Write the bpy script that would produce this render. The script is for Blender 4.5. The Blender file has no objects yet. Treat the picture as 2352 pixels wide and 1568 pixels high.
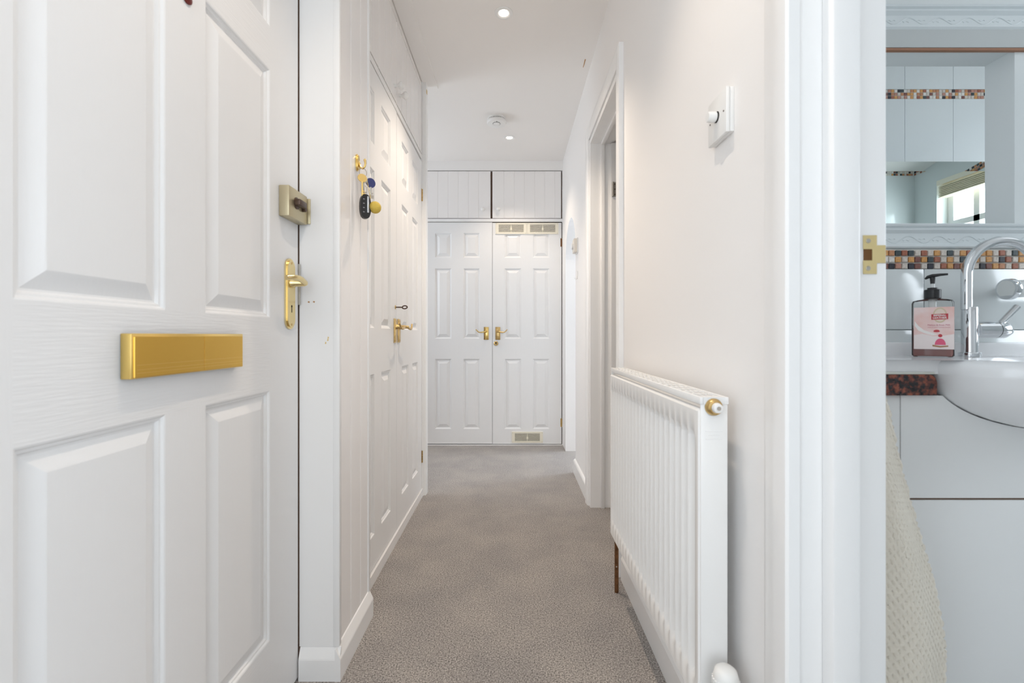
import bpy, bmesh, math, random
from mathutils import Vector, Matrix
random.seed(7)
S = bpy.context.scene
C = S.collection
PI = math.pi

# ------------------------------------------------------------------ camera
cam_d = bpy.data.cameras.new('camera')
cam = bpy.data.objects.new('camera', cam_d)
C.objects.link(cam)
CAMZ = 0.926
cam.location = (0, 0, CAMZ)
cam.rotation_euler = (PI / 2, 0, 0)
cam_d.sensor_width = 36
cam_d.lens = 36 * 1050 / 2352
cam_d.shift_y = -14 / 2352
cam_d.shift_x = -1 / 2352
cam_d.clip_start = 0.02
cam_d.dof.use_dof = True
cam_d.dof.focus_distance = 2.4
cam_d.dof.aperture_fstop = 5.0
S.camera = cam

# ------------------------------------------------------------------ world, daylight, exposure
S.view_settings.view_transform = 'Standard'
S.view_settings.look = 'None'
S.view_settings.exposure = 1.13
S.view_settings.gamma = 1.0
S.view_settings.use_curve_mapping = False
S.cycles.max_bounces = 14
S.cycles.diffuse_bounces = 8
S.cycles.glossy_bounces = 6
S.cycles.transparent_max_bounces = 12
S.cycles.sample_clamp_indirect = 8.0
S.cycles.caustics_reflective = False
S.cycles.caustics_refractive = False
S.cycles.use_denoising = True

w = bpy.data.worlds.new('sky')
S.world = w
w.use_nodes = True
wb = w.node_tree.nodes['Background']
wb.inputs[0].default_value = (0.80, 0.90, 1.0, 1)
wb.inputs[1].default_value = 1.2


def area(name, loc, rot, sx, sy, power, col):
    d = bpy.data.lights.new(name, 'AREA')
    d.shape = 'RECTANGLE'
    d.size = sx
    d.size_y = sy
    d.energy = power
    d.color = col
    o = bpy.data.objects.new(name, d)
    o.location = loc
    o.rotation_euler = rot
    C.objects.link(o)
    return o


DAY = (0.86, 0.93, 1.0)
# daylight at the shower and arch room windows, and added fill lights
area('fill_light_hall', (0.0, -1.86, 1.22), (PI / 2, 0, 0), 0.90, 1.75, 4.6, (0.90, 0.975, 1.0))  # added light at an unseen window behind the viewer
area('fill_light_side', (-0.93, -0.35, 1.25), (0, -PI / 2, 0), 1.7, 0.9, 2.0, (0.90, 0.975, 1.0))  # added light, out of view, to brighten the near right wall
area('fill_light_bathroom', (3.30, 0.35, 1.55), (0, PI / 2, 0), 1.0, 1.1, 9, DAY)  # added light for the near bathroom, its window unseen
area('daylight_shower_window', (3.30, 1.80, 1.55), (0, PI / 2, 0), 0.86, 0.74, 7, DAY)
area('daylight_arch_room_window', (2.35, 3.825, 1.30), (0, PI / 2, 0), 1.36, 0.64, 20, (0.76, 0.88, 1.0))
area('fill_light_lobby', (-1.95, 3.3, 1.5), (0, -PI / 2, 0), 1.0, 0.8, 4.5, DAY)  # weak added light for the far lobby, its window unseen

# ------------------------------------------------------------------ materials
MATS = {}


def mat(name, col, rough=0.5, metal=0.0, bump=None, var=None, spec=None, coat=0.0, alpha=None, emit=None, trans=0.0):
    """bump = (scale, strength, (sx,sy,sz) stretch); var = (scale, colour2)"""
    if name in MATS:
        return MATS[name]
    m = bpy.data.materials.new(name)
    m.use_nodes = True
    nt = m.node_tree
    b = nt.nodes['Principled BSDF']
    b.inputs['Base Color'].default_value = (*col, 1)
    b.inputs['Roughness'].default_value = rough
    b.inputs['Metallic'].default_value = metal
    if spec is not None:
        b.inputs['Specular IOR Level'].default_value = spec
    if coat:
        b.inputs['Coat Weight'].default_value = coat
        b.inputs['Coat Roughness'].default_value = 0.08
    if trans:
        b.inputs['Transmission Weight'].default_value = trans
    if alpha is not None:
        b.inputs['Alpha'].default_value = alpha
    if emit:
        b.inputs['Emission Color'].default_value = (*emit[0], 1)
        b.inputs['Emission Strength'].default_value = emit[1]
    tc = nt.nodes.new('ShaderNodeNewGeometry')
    if var:
        n = nt.nodes.new('ShaderNodeTexNoise')
        n.inputs['Scale'].default_value = var[0]
        n.inputs['Detail'].default_value = 4
        nt.links.new(tc.outputs['Position'], n.inputs['Vector'])
        r = nt.nodes.new('ShaderNodeValToRGB')
        r.color_ramp.elements[0].position = 0.35
        r.color_ramp.elements[1].position = 0.68
        r.color_ramp.elements[0].color = (*col, 1)
        r.color_ramp.elements[1].color = (*var[1], 1)
        nt.links.new(n.outputs['Fac'], r.inputs['Fac'])
        nt.links.new(r.outputs['Color'], b.inputs['Base Color'])
    if bump:
        mp = nt.nodes.new('ShaderNodeMapping')
        mp.inputs['Scale'].default_value = bump[2] if len(bump) > 2 else (1, 1, 1)
        nt.links.new(tc.outputs['Position'], mp.inputs['Vector'])
        n = nt.nodes.new('ShaderNodeTexNoise')
        n.inputs['Scale'].default_value = bump[0]
        n.inputs['Detail'].default_value = 5
        nt.links.new(mp.outputs['Vector'], n.inputs['Vector'])
        bp = nt.nodes.new('ShaderNodeBump')
        bp.inputs['Strength'].default_value = bump[1]
        bp.inputs['Distance'].default_value = 0.002
        nt.links.new(n.outputs['Fac'], bp.inputs['Height'])
        nt.links.new(bp.outputs['Normal'], b.inputs['Normal'])
    MATS[name] = m
    return m


WALL = mat('wall_paint', (0.885, 0.87, 0.86), 0.62, bump=(70, 0.10))
CEIL = mat('ceiling_paint', (0.87, 0.845, 0.82), 0.8, bump=(90, 0.06))
GLOSS = mat('white_gloss_paint', (0.88, 0.875, 0.87), 0.28, bump=(45, 0.06))
DOORW = mat('white_door_paint', (0.83, 0.83, 0.83), 0.36, bump=(18, 0.16, (7, 7, 0.6)))
DOORH = mat('front_door_paint', (0.82, 0.82, 0.825), 0.34, bump=(30, 0.13, (6, 6, 0.5)))
RAILP = mat('front_door_rail_paint', (0.82, 0.82, 0.825), 0.34, bump=(26, 0.30, (0.6, 0.6, 9)))
TGP = mat('tongue_groove_paint', (0.88, 0.86, 0.85), 0.22, bump=(10, 0.05, (6, 6, 0.4)))
RADP = mat('radiator_enamel', (0.86, 0.855, 0.845), 0.25)
PLAST = mat('white_plastic', (0.83, 0.825, 0.81), 0.35)
CREAM = mat('cream_plastic', (0.84, 0.79, 0.66), 0.4)
BRASS = mat('polished_brass', (0.80, 0.58, 0.22), 0.22, 1.0)
PBRASS = mat('pale_brass', (0.82, 0.66, 0.34), 0.24, 1.0)
ABRASS = mat('aged_brass', (0.56, 0.38, 0.15), 0.32, 1.0, var=(60, (0.72, 0.52, 0.24)))
GOLD = mat('gold_anodised', (0.74, 0.47, 0.10), 0.30, 1.0, bump=(300, 0.05, (1, 0.05, 1)))
GOLDL = mat('gold_anodised_frame', (0.84, 0.60, 0.20), 0.28, 1.0)
CHAMP = mat('champagne_lacquer', (0.56, 0.49, 0.33), 0.38, 0.75)
BRONZE = mat('dark_bronze', (0.10, 0.065, 0.05), 0.35, 0.6)
STEEL = mat('dull_steel', (0.52, 0.49, 0.44), 0.35, 1.0)
CHROME = mat('chrome', (0.74, 0.76, 0.78), 0.07, 1.0)
COPPER = mat('tarnished_copper', (0.24, 0.115, 0.05), 0.42, 0.7, var=(80, (0.15, 0.075, 0.035)))
BLACK = mat('black_plastic', (0.012, 0.012, 0.014), 0.35)
DARKG = mat('dark_hole', (0.015, 0.012, 0.01), 0.9)
TILEW = mat('white_tile_glaze', (0.70, 0.74, 0.745), 0.10, bump=(6, 0.10, (1, 1, 6)))
GROUT = mat('grout', (0.66, 0.66, 0.62), 0.85)
MIRR = mat('mirror_silver', (0.86, 0.93, 0.90), 0.01, 1.0)
CERAM = mat('ceramic', (0.86, 0.865, 0.875), 0.12)
VANI = mat('vanity_white', (0.86, 0.87, 0.865), 0.42)
UNDER = mat('gap_shade_brown', (0.16, 0.10, 0.07), 0.8)  # dark brown puts the shade of the door gaps into the colour
BARE = mat('bare_wood_chip', (0.45, 0.24, 0.10), 0.8)
RAW = mat('raw_yellow_filler', (0.70, 0.52, 0.22), 0.8)
BLUEK = mat('blue_plastic', (0.03, 0.04, 0.16), 0.3)
YELL = mat('yellow_knit', (0.66, 0.47, 0.08), 0.7, bump=(260, 0.8))
CLOTH = mat('cream_cotton', (0.74, 0.69, 0.60), 0.95)
SHELL = mat('outer_wall', (0.7, 0.7, 0.7), 0.9)
VINYL = mat('bathroom_vinyl', (0.5, 0.5, 0.5), 0.4)


def carpet_mat():
    m = bpy.data.materials.new('grey_carpet')
    m.use_nodes = True
    nt = m.node_tree
    N, L = nt.nodes, nt.links
    b = N['Principled BSDF']
    b.inputs['Roughness'].default_value = 1.0
    b.inputs['Specular IOR Level'].default_value = 0.05
    b.inputs['Sheen Weight'].default_value = 0.25
    g = N.new('ShaderNodeNewGeometry')

    def noise(sc, det=3, rough=0.6):
        n = N.new('ShaderNodeTexNoise')
        n.inputs['Scale'].default_value = sc
        n.inputs['Detail'].default_value = det
        n.inputs['Roughness'].default_value = rough
        L.new(g.outputs['Position'], n.inputs['Vector'])
        return n
    f = noise(230, 2, 0.7)
    r = N.new('ShaderNodeValToRGB')
    e = r.color_ramp.elements
    e[0].position, e[1].position = 0.33, 0.70
    e[0].color = (0.095, 0.086, 0.079, 1)
    e[1].color = (0.62, 0.57, 0.53, 1)
    L.new(f.outputs['Fac'], r.inputs['Fac'])
    p = noise(4.5, 4, 0.6)       # brushed patches of the pile
    pr = N.new('ShaderNodeValToRGB')
    pr.color_ramp.elements[0].position, pr.color_ramp.elements[1].position = 0.36, 0.66
    pr.color_ramp.elements[0].color = (0.88, 0.88, 0.89, 1)
    pr.color_ramp.elements[1].color = (1.08, 1.07, 1.05, 1)
    L.new(p.outputs['Fac'], pr.inputs['Fac'])
    mx = N.new('ShaderNodeMixRGB')
    mx.blend_type = 'MULTIPLY'
    mx.inputs[0].default_value = 1
    L.new(r.outputs['Color'], mx.inputs[1])
    L.new(pr.outputs['Color'], mx.inputs[2])
    q = noise(13, 5, 0.7)        # small trodden dark marks
    q.inputs['Distortion'].default_value = 1.2
    qr = N.new('ShaderNodeValToRGB')
    qr.color_ramp.elements[0].position, qr.color_ramp.elements[1].position = 0.63, 0.72
    qr.color_ramp.elements[0].color = (1, 1, 1, 1)
    qr.color_ramp.elements[1].color = (0.70, 0.71, 0.73, 1)
    L.new(q.outputs['Fac'], qr.inputs['Fac'])
    m2 = N.new('ShaderNodeMixRGB')
    m2.blend_type = 'MULTIPLY'
    m2.inputs[0].default_value = 1
    L.new(mx.outputs['Color'], m2.inputs[1])
    L.new(qr.outputs['Color'], m2.inputs[2])
    L.new(m2.outputs['Color'], b.inputs['Base Color'])
    bp = N.new('ShaderNodeBump')
    bp.inputs['Strength'].default_value = 0.9
    bp.inputs['Distance'].default_value = 0.004
    L.new(f.outputs['Fac'], bp.inputs['Height'])
    L.new(bp.outputs['Normal'], b.inputs['Normal'])
    return m


def granite_mat():
    m = bpy.data.materials.new('red_granite')
    m.use_nodes = True
    nt = m.node_tree
    N, L = nt.nodes, nt.links
    b = N['Principled BSDF']
    b.inputs['Roughness'].default_value = 0.15
    g = N.new('ShaderNodeNewGeometry')
    v = N.new('ShaderNodeTexNoise')
    v.inputs['Scale'].default_value = 95
    v.inputs['Detail'].default_value = 3
    L.new(g.outputs['Position'], v.inputs['Vector'])
    r = N.new('ShaderNodeValToRGB')
    e = r.color_ramp.elements
    e[0].position, e[1].position = 0.40, 0.62
    e[0].color = (0.015, 0.013, 0.015, 1)
    e[1].color = (0.30, 0.085, 0.05, 1)
    k = e.new(0.5)
    k.color = (0.12, 0.04, 0.03, 1)
    L.new(v.outputs['Fac'], r.inputs['Fac'])
    L.new(r.outputs['Color'], b.inputs['Base Color'])
    return m


def clear_mat(name, col, t):
    m = bpy.data.materials.new(name)
    m.use_nodes = True
    nt = m.node_tree
    N, L = nt.nodes, nt.links
    for n in list(N):
        N.remove(n)
    o = N.new('ShaderNodeOutputMaterial')
    tr = N.new('ShaderNodeBsdfTransparent')
    tr.inputs[0].default_value = (*col, 1)
    gl = N.new('ShaderNodeBsdfGlossy')
    gl.inputs['Roughness'].default_value = 0.06
    fr = N.new('ShaderNodeFresnel')
    fr.inputs[0].default_value = 1.35
    mx = N.new('ShaderNodeMixShader')
    L.new(fr.outputs[0], mx.inputs[0])
    L.new(tr.outputs[0], mx.inputs[1])
    L.new(gl.outputs[0], mx.inputs[2])
    L.new(mx.outputs[0], o.inputs[0])
    return m


CARPET = carpet_mat()
GRANITE = granite_mat()
CLEARP = clear_mat('clear_plastic', (0.97, 0.975, 0.97), 0)

# ------------------------------------------------------------------ mesh helpers


def TL(x0):   # face on a wall looking +X (u = y, v = z, w = out of the wall)
    return lambda u, v, w: (x0 + w, u, v)


def TR(x0):   # face looking -X
    return lambda u, v, w: (x0 - w, u, v)


def TE(y0):   # face looking -Y (u = x)
    return lambda u, v, w: (u, y0 - w, v)


def TB(y0):   # face looking +Y
    return lambda u, v, w: (u, y0 + w, v)


def TC(z0):   # ceiling, w = down
    return lambda u, v, w: (u, v, z0 - w)


def TF(z0):   # floor/worktop, w = up
    return lambda u, v, w: (u, v, z0 + w)


ID = lambda x, y, z: (x, y, z)


def box(bm, a0, a1, b0, b1, c0, c1, T=ID, bev=0.0, seg=2):
    vs = [bm.verts.new(T(a, b, c)) for a in (a0, a1) for b in (b0, b1) for c in (c0, c1)]
    q = [(0, 1, 3, 2), (4, 6, 7, 5), (0, 4, 5, 1), (2, 3, 7, 6), (0, 2, 6, 4), (1, 5, 7, 3)]
    fs = [bm.faces.new([vs[i] for i in f]) for f in q]
    if bev > 0:
        es = {e for f in fs for e in f.edges}
        bmesh.ops.bevel(bm, geom=list(es), offset=bev, segments=seg, affect='EDGES', profile=0.5)
    return fs


def prism(bm, pts, h0, h1, T=ID):
    """polygon pts (u,v) extruded along w"""
    a = [bm.verts.new(T(u, v, h0)) for u, v in pts]
    b = [bm.verts.new(T(u, v, h1)) for u, v in pts]
    n = len(pts)
    bm.faces.new(a)
    bm.faces.new(b[::-1])
    for i in range(n):
        bm.faces.new((a[i], a[(i + 1) % n], b[(i + 1) % n], b[i]))


def sweep(bm, prof, path):
    """prof: closed list of (p,q); path: list of functions (p,q)->(x,y,z)"""
    rows = [[bm.verts.new(f(p, q)) for p, q in prof] for f in path]
    n = len(prof)
    for r0, r1 in zip(rows, rows[1:]):
        for i in range(n):
            bm.faces.new((r0[i], r0[(i + 1) % n], r1[(i + 1) % n], r1[i]))
    bm.faces.new(rows[0])
    bm.faces.new(rows[-1][::-1])


def tube(bm, pts, r, n=10, closed=False, flat=1.0):
    pts = [Vector(p) for p in pts]
    m = len(pts)
    rr = r if isinstance(r, (list, tuple)) else [r] * m
    rings = []
    up = None
    for i, p in enumerate(pts):
        if closed:
            t = pts[(i + 1) % m] - pts[i - 1]
        else:
            t = pts[min(i + 1, m - 1)] - pts[max(i - 1, 0)]
        t.normalize()
        if up is None:
            up = Vector((0, 0, 1)) if abs(t.z) < 0.9 else Vector((1, 0, 0))
        s = t.cross(up)
        s.normalize()
        up = s.cross(t)
        up.normalize()
        rings.append([bm.verts.new(p + s * (rr[i] * math.cos(2 * PI * k / n)) + up * (rr[i] * flat * math.sin(2 * PI * k / n))) for k in range(n)])
    last = m if closed else m - 1
    for i in range(last):
        a, b = rings[i], rings[(i + 1) % m]
        for k in range(n):
            bm.faces.new((a[k], a[(k + 1) % n], b[(k + 1) % n], b[k]))
    if not closed:
        bm.faces.new(rings[0][::-1])
        bm.faces.new(rings[-1])


def lathe(bm, prof, cu, cv, T, n=24):
    """prof (r,w) revolved about the w axis at (cu,cv)"""
    rings = []
    for r, w_ in prof:
        if r < 1e-6:
            rings.append([bm.verts.new(T(cu, cv, w_))])
        else:
            rings.append([bm.verts.new(T(cu + r * math.cos(2 * PI * k / n), cv + r * math.sin(2 * PI * k / n), w_)) for k in range(n)])
    for a, b in zip(rings, rings[1:]):
        for k in range(n):
            k2 = (k + 1) % n
            if len(a) == 1 and len(b) == 1:
                continue
            if len(a) == 1:
                bm.faces.new((a[0], b[k2], b[k]))
            elif len(b) == 1:
                bm.faces.new((a[k], a[k2], b[0]))
            else:
                bm.faces.new((a[k], a[k2], b[k2], b[k]))
    if len(rings[0]) > 1:
        bm.faces.new(rings[0][::-1])
    if len(rings[-1]) > 1:
        bm.faces.new(rings[-1])


def obj(name, bm, m, parent=None, smooth=None, label=None):
    bmesh.ops.recalc_face_normals(bm, faces=bm.faces[:])
    lo = Vector((1e9,) * 3)
    hi = Vector((-1e9,) * 3)
    for v in bm.verts:
        for i in range(3):
            lo[i] = min(lo[i], v.co[i])
            hi[i] = max(hi[i], v.co[i])
    c = (lo + hi) / 2
    if parent is None:
        c.z = lo.z
    for v in bm.verts:
        v.co -= c
    me = bpy.data.meshes.new(name)
    bm.to_mesh(me)
    bm.free()
    me.materials.append(m)
    if smooth is not None:
        for p in me.polygons:
            p.use_smooth = True
        me.set_sharp_from_angle(angle=math.radians(smooth))
    o = bpy.data.objects.new(name, me)
    C.objects.link(o)
    o.location = c
    if parent is not None:
        o.parent = parent
        o.matrix_parent_inverse = Matrix.Translation(-parent.location)
    if label:
        o['label'] = label
    return o


def tag(o, label, cat, group=None, kind=None):
    o['label'] = label
    o['category'] = cat
    if group:
        o['group'] = group
    if kind:
        o['kind'] = kind
    return o


def thing(name, loc, label, cat, group=None, kind=None):
    o = bpy.data.objects.new(name, None)
    o.empty_display_size = 0.05
    C.objects.link(o)
    o.location = loc
    return tag(o, label, cat, group, kind)


def B():
    return bmesh.new()


def one(name, m, parent, fn, smooth=None, label=None):
    bm = B()
    fn(bm)
    return obj(name, bm, m, parent, smooth, label)


def bx(name, m, parent, a0, a1, b0, b1, c0, c1, T=ID, bev=0.0, label=None):
    bm = B()
    box(bm, a0, a1, b0, b1, c0, c1, T, bev)
    return obj(name, bm, m, parent, 40 if bev else None, label)


def struct(name, bm, m, label, cat, smooth=None):
    return tag(obj(name, bm, m, None, smooth), label, cat, kind='structure')


def panel(parent, T, u0, u1, v0, v1, m, back=-0.02, scale=1.0):
    rings = [(0, 0), (0.0025, -0.001), (0.005, -0.0045), (0.0085, -0.0052), (0.0115, -0.0095), (0.0145, -0.0098), (0.038, -0.0012), (0.0395, -0.0008)]
    bm = B()
    prev = None
    for ins, w_ in rings:
        i = ins * scale
        cur = [bm.verts.new(T(a, b, w_)) for a, b in ((u0 + i, v0 + i), (u1 - i, v0 + i), (u1 - i, v1 - i), (u0 + i, v1 - i))]
        if prev:
            for k in range(4):
                bm.faces.new((prev[k], prev[(k + 1) % 4], cur[(k + 1) % 4], cur[k]))
        else:
            first = cur
        prev = cur
    bm.faces.new(prev)
    bk = [bm.verts.new(T(a, b, back)) for a, b in ((u0, v0), (u1, v0), (u1, v1), (u0, v1))]
    for k in range(4):
        bm.faces.new((first[(k + 1) % 4], first[k], bk[k], bk[(k + 1) % 4]))
    bm.faces.new(bk[::-1])
    return obj('panel', bm, m, parent)


def door_leaf(name, T, u0, u1, v0, v1, cols, rows, m, parent=None, t=0.038, mr=None):
    """cols [(u,u)], rows [(v,v)] of panels. Stiles, rails and muntin are one moulded skin; every panel is a child."""
    bm = B()
    box(bm, u0, cols[0][0], v0, v1, -t, 0, T)
    box(bm, cols[-1][1], u1, v0, v1, -t, 0, T)
    for (a, b), (c, d) in zip(cols, cols[1:]):
        for r0, r1 in rows:
            box(bm, b, c, r0, r1, -t, 0, T)
    nr = len(bm.faces)
    ys = [v0] + [x for r in rows for x in r] + [v1]
    for i in range(0, len(ys), 2):
        box(bm, cols[0][0], cols[-1][1], ys[i], ys[i + 1], -t, 0, T)
    if mr:
        bm.faces.ensure_lookup_table()
        for f in bm.faces[nr:]:
            f.material_index = 1
    o = obj(name, bm, m, parent)
    if mr:
        o.data.materials.append(mr)
    for a, b in cols:
        for r0, r1 in rows:
            panel(o, T, a, b, r0, r1, m)
    return o


def vboard(name, parent, T, u0, u1, v0, v1, w0, w1, m, ch=0.003):
    bm = B()
    prof = [(u0, w0), (u1, w0), (u1, w1 - ch), (u1 - ch, w1), (u0 + ch, w1), (u0, w1 - ch)]
    sweep(bm, prof, [lambda p, q: T(p, v0, q), lambda p, q: T(p, v1, q)])
    return obj(name, bm, m, parent)


def lever_handle(parent, T, u, v, d, m, pw=0.038, ph=0.105, proud=0.04, length=0.085, curl=True):
    """classic lever on a plate; d = +1/-1 the way the lever points along u; (u,v) the plate's centre"""
    bm = B()
    box(bm, u - pw / 2, u + pw / 2, v - ph / 2, v + ph / 2, 0, 0.004, T, 0.0012)
    box(bm, u - pw / 2 + 0.005, u + pw / 2 - 0.005, v - ph / 2 + 0.005, v + ph / 2 - 0.005, 0.003, 0.0065, T, 0.001)
    pl = obj('handle_plate', bm, m, parent, 40)
    for a in (-1, 1):
        one('screw', ABRASS, parent, lambda b_: lathe(b_, [(0.0028, 0.006), (0.0028, 0.0072), (0.0015, 0.0078)], u, v + a * (ph / 2 - 0.012), T, 8))
    bm = B()
    lv = v + ph * 0.16
    lathe(bm, [(0.011, 0.005), (0.0105, 0.012), (0.008, 0.016), (0.007, proud - 0.004), (0.0075, proud), (0.004, proud + 0.004)], u, lv, T, 14)
    pts, rr = [], []
    for i in range(13):
        s = i / 12
        uu = u + d * (s * length)
        vv = lv - 0.009 * math.sin(s * PI * 0.95) + (0.016 * max(0, s - 0.72) / 0.28 if curl else 0)
        pts.append(T(uu, vv, proud - 0.003 + 0.004 * math.sin(s * PI)))
        rr.append(0.0062 - 0.0022 * s)
    tube(bm, pts, rr, 8)
    obj('lever', bm, m, parent, 50)
    return pl


def hinge(parent, T, u, v, m, h=0.07):
    bm = B()
    n = 5
    for i in range(n):
        lathe(bm, [(0.0045, 0), (0.0045, h / n - 0.001)], 0, 0, lambda a, b, c: T(u + a, v - h / 2 + i * h / n + c, b + 0.003), 8)
    box(bm, u - 0.011, u + 0.011, v - h / 2, v + h / 2, -0.001, 0.001, T)
    return obj('hinge', bm, m, parent, 40)


# ------------------------------------------------------------------ the shell
H = 2.397
XL, XR = -0.5245, 0.425          # cupboard fronts on one side, plaster on the other
XF = -0.577                      # front door face
YE = 3.86                        # end wall
T_END, T_CUP, T_FD, T_RW = TE(YE), TL(XL), TL(XF), TR(XR)

bm = B()
box(bm, -2.0, XR + 0.12, -1.8, YE + 0.3, -0.12, 0)
box(bm, XR + 0.12, 2.45, 2.62, YE + 0.6, -0.12, 0)
box(bm, XR + 0.12, 0.93, 1.2245, 1.6, -0.12, 0)
box(bm, XR + 0.12, 1.18, 1.6, 2.62, -0.12, 0)
floor = struct('floor', bm, CARPET, 'speckled grey fitted carpet running down the hallway', 'carpet')
bm = B()
box(bm, XR + 0.12, 3.4, -1.3, 1.2245, -0.12, -0.002)
box(bm, 1.18, 3.4, 1.2245, 2.5, -0.12, -0.002)
box(bm, 0.97, 1.18, 1.2245, 1.6, -0.12, -0.002)
struct('floor_bathroom', bm, VINYL, 'plain pale grey bathroom floor beyond the doorway', 'floor')

bm = B()
box(bm, -2.1, 3.5, -2.0, 4.6, H, H + 0.1)
ceiling = struct('ceiling', bm, CEIL, 'flat white painted ceiling with two recessed lights', 'ceiling')
bm = B()
box(bm, XL + 0.002, -0.443, 1.51, 2.72, H - 0.006, H + 0.01)
struct('trim_1', bm, CEIL, 'flat white strip along the ceiling above the side cupboards', 'trim')
bm = B()
prism(bm, [(0.386, 2.435), (0.391, 2.437), (0.3895, 2.51), (0.3868, 2.508)], 0.0, 0.0015, TC(H))
obj('crack', bm, BARE, ceiling, label='short brown crack in the ceiling paint')

# right wall, one plaster wall pierced by bathroom doorway, inner doorway and arch
WT = 0.12
D1 = (-0.10, 0.70)          # bathroom doorway
D2 = (1.80, 2.485)          # inner doorway
DH = 1.985
AY0, AY1, ASP = 3.078, 3.658, 1.494
bm = B()
box(bm, XR, XR + WT, -1.8, D1[0], 0, H)
box(bm, XR, XR + WT, D1[0], D1[1], DH + 0.01, H)
box(bm, XR, XR + WT, D1[1], D2[0], 0, H)
box(bm, XR, XR + WT, D2[0], D2[1], DH, H)
box(bm, XR, XR + WT, D2[1], AY0, 0, H)
box(bm, XR, XR + WT, AY1, YE + 0.02, 0, H)
ac, ar = (AY0 + AY1) / 2, (AY1 - AY0) / 2
N = 24
arc = [(ac - ar * math.cos(PI * i / N), ASP + ar * math.sin(PI * i / N)) for i in range(N + 1)]
for i in range(N):                       # spandrels over the arch
    (a, b), (c, d) = arc[i], arc[i + 1]
    prism(bm, [(a, b), (c, d), (c, H), (a, H)], 0, -WT, T_RW)
wall_right = struct('wall_right', bm, WALL, 'white plastered hallway wall with a narrow arch at its far end', 'wall')

# left side shell
bm = B()
box(bm, -0.80, XF - 0.03, -1.9, -0.80, 0, H)
box(bm, -0.80, XF - 0.03, 0.10, 0.36, 0, H)
box(bm, -0.80, XF - 0.03, -0.80, 0.10, 0, 0.4)
box(bm, -0.80, XF - 0.03, -0.80, 0.10, 2.1, H)
box(bm, -0.80, XF - 0.03, 0.36, 1.24, 2.01, H)
box(bm, -0.80, -0.4875, 1.24, 1.497, 0, H)
box(bm, -1.30, -0.80, 1.24, 1.50, 0, H)
wall_left = struct('wall_left', bm, WALL, 'white wall around the panelled front door', 'wall')
bm = B()
box(bm, -1.30, -1.16, 1.45, 2.70, 0, H)
box(bm, -1.9, -1.16, 2.62, 2.70, 0, H)
struct('wall_cupboard_back', bm, WALL, 'white wall behind the built-in side cupboards', 'wall')
bm = B()
box(bm, -2.0, -1.9, 2.62, 2.9, 0, H)
box(bm, -2.0, -1.9, 3.75, 4.2, 0, H)
box(bm, -2.0, -1.9, 2.9, 3.75, 0, 1.0)
box(bm, -2.0, -1.9, 2.9, 3.75, 2.0, H)
struct('wall_lobby', bm, WALL, 'white lobby wall with a small added window around the corner', 'wall')
bm = B()
box(bm, -0.8, 0.9, -1.9, -1.8, 0, 0.32)
box(bm, -0.8, 0.9, -1.9, -1.8, 2.12, H)
box(bm, -0.8, -0.46, -1.9, -1.8, 0.32, 2.12)
box(bm, 0.46, 0.9, -1.9, -1.8, 0.32, 2.12)
struct('wall_back', bm, WALL, 'white hallway wall behind the viewer with an added window', 'wall')


def window(name, T, u0, u1, v0, v1, label, bars=()):
    t = thing(name, T((u0 + u1) / 2, v0, 0), label, 'window', kind='structure')
    bm = B()
    f = 0.045
    box(bm, u0, u1, v0, v0 + f, -0.07, -0.02, T)
    box(bm, u0, u1, v1 - f, v1, -0.07, -0.02, T)
    box(bm, u0, u0 + f, v0 + f, v1 - f, -0.07, -0.02, T)
    box(bm, u1 - f, u1, v0 + f, v1 - f, -0.07, -0.02, T)
    for k, a in bars:
        if k == 'h':
            box(bm, u0 + f, u1 - f, a - 0.02, a + 0.02, -0.065, -0.02, T)
        else:
            box(bm, a - 0.02, a + 0.02, v0 + f, v1 - f, -0.065, -0.02, T)
    obj('window_frame', bm, GLOSS, t)
    one('window_sill', GLOSS, t, lambda b: box(b, u0 - 0.02, u1 + 0.02, v0 - 0.02, v0, -0.06, 0.03, T))
    return t


window('added_window_1', TB(-1.8), -0.46, 0.46, 0.32, 2.12, 'added white framed window in the wall behind the viewer', [('h', 1.7)])  # unseen, added as the opening for the hall fill
window('added_window_6', TL(XF - 0.05), -0.80, 0.10, 0.4, 2.1, 'added tall white framed side window before the front door', [('h', 1.5)])  # sidelight added out of view for its light
window('added_window_4', TL(-1.9), 2.9, 3.75, 1.0, 2.0, 'added white framed lobby window around the corner')  # lobby opening added to let fill light in

# end wall behind the cupboards, extended to the lobby
bm = B()
box(bm, -2.0, -0.76, YE, YE + 0.1, 0, H)
box(bm, -0.76, 0.43, YE + 0.33, YE + 0.43, 0, H)
box(bm, -0.86, -0.76, YE + 0.1, YE + 0.4, 0, H)
box(bm, 0.452, 0.545, YE, YE + 0.4, 0, H)
box(bm, -0.76, 0.452, YE - 0.004, YE + 0.33, 2.318, H)
wall_end = struct('wall_end', bm, WALL, 'white end wall above and around the far cupboard', 'wall')

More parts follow.
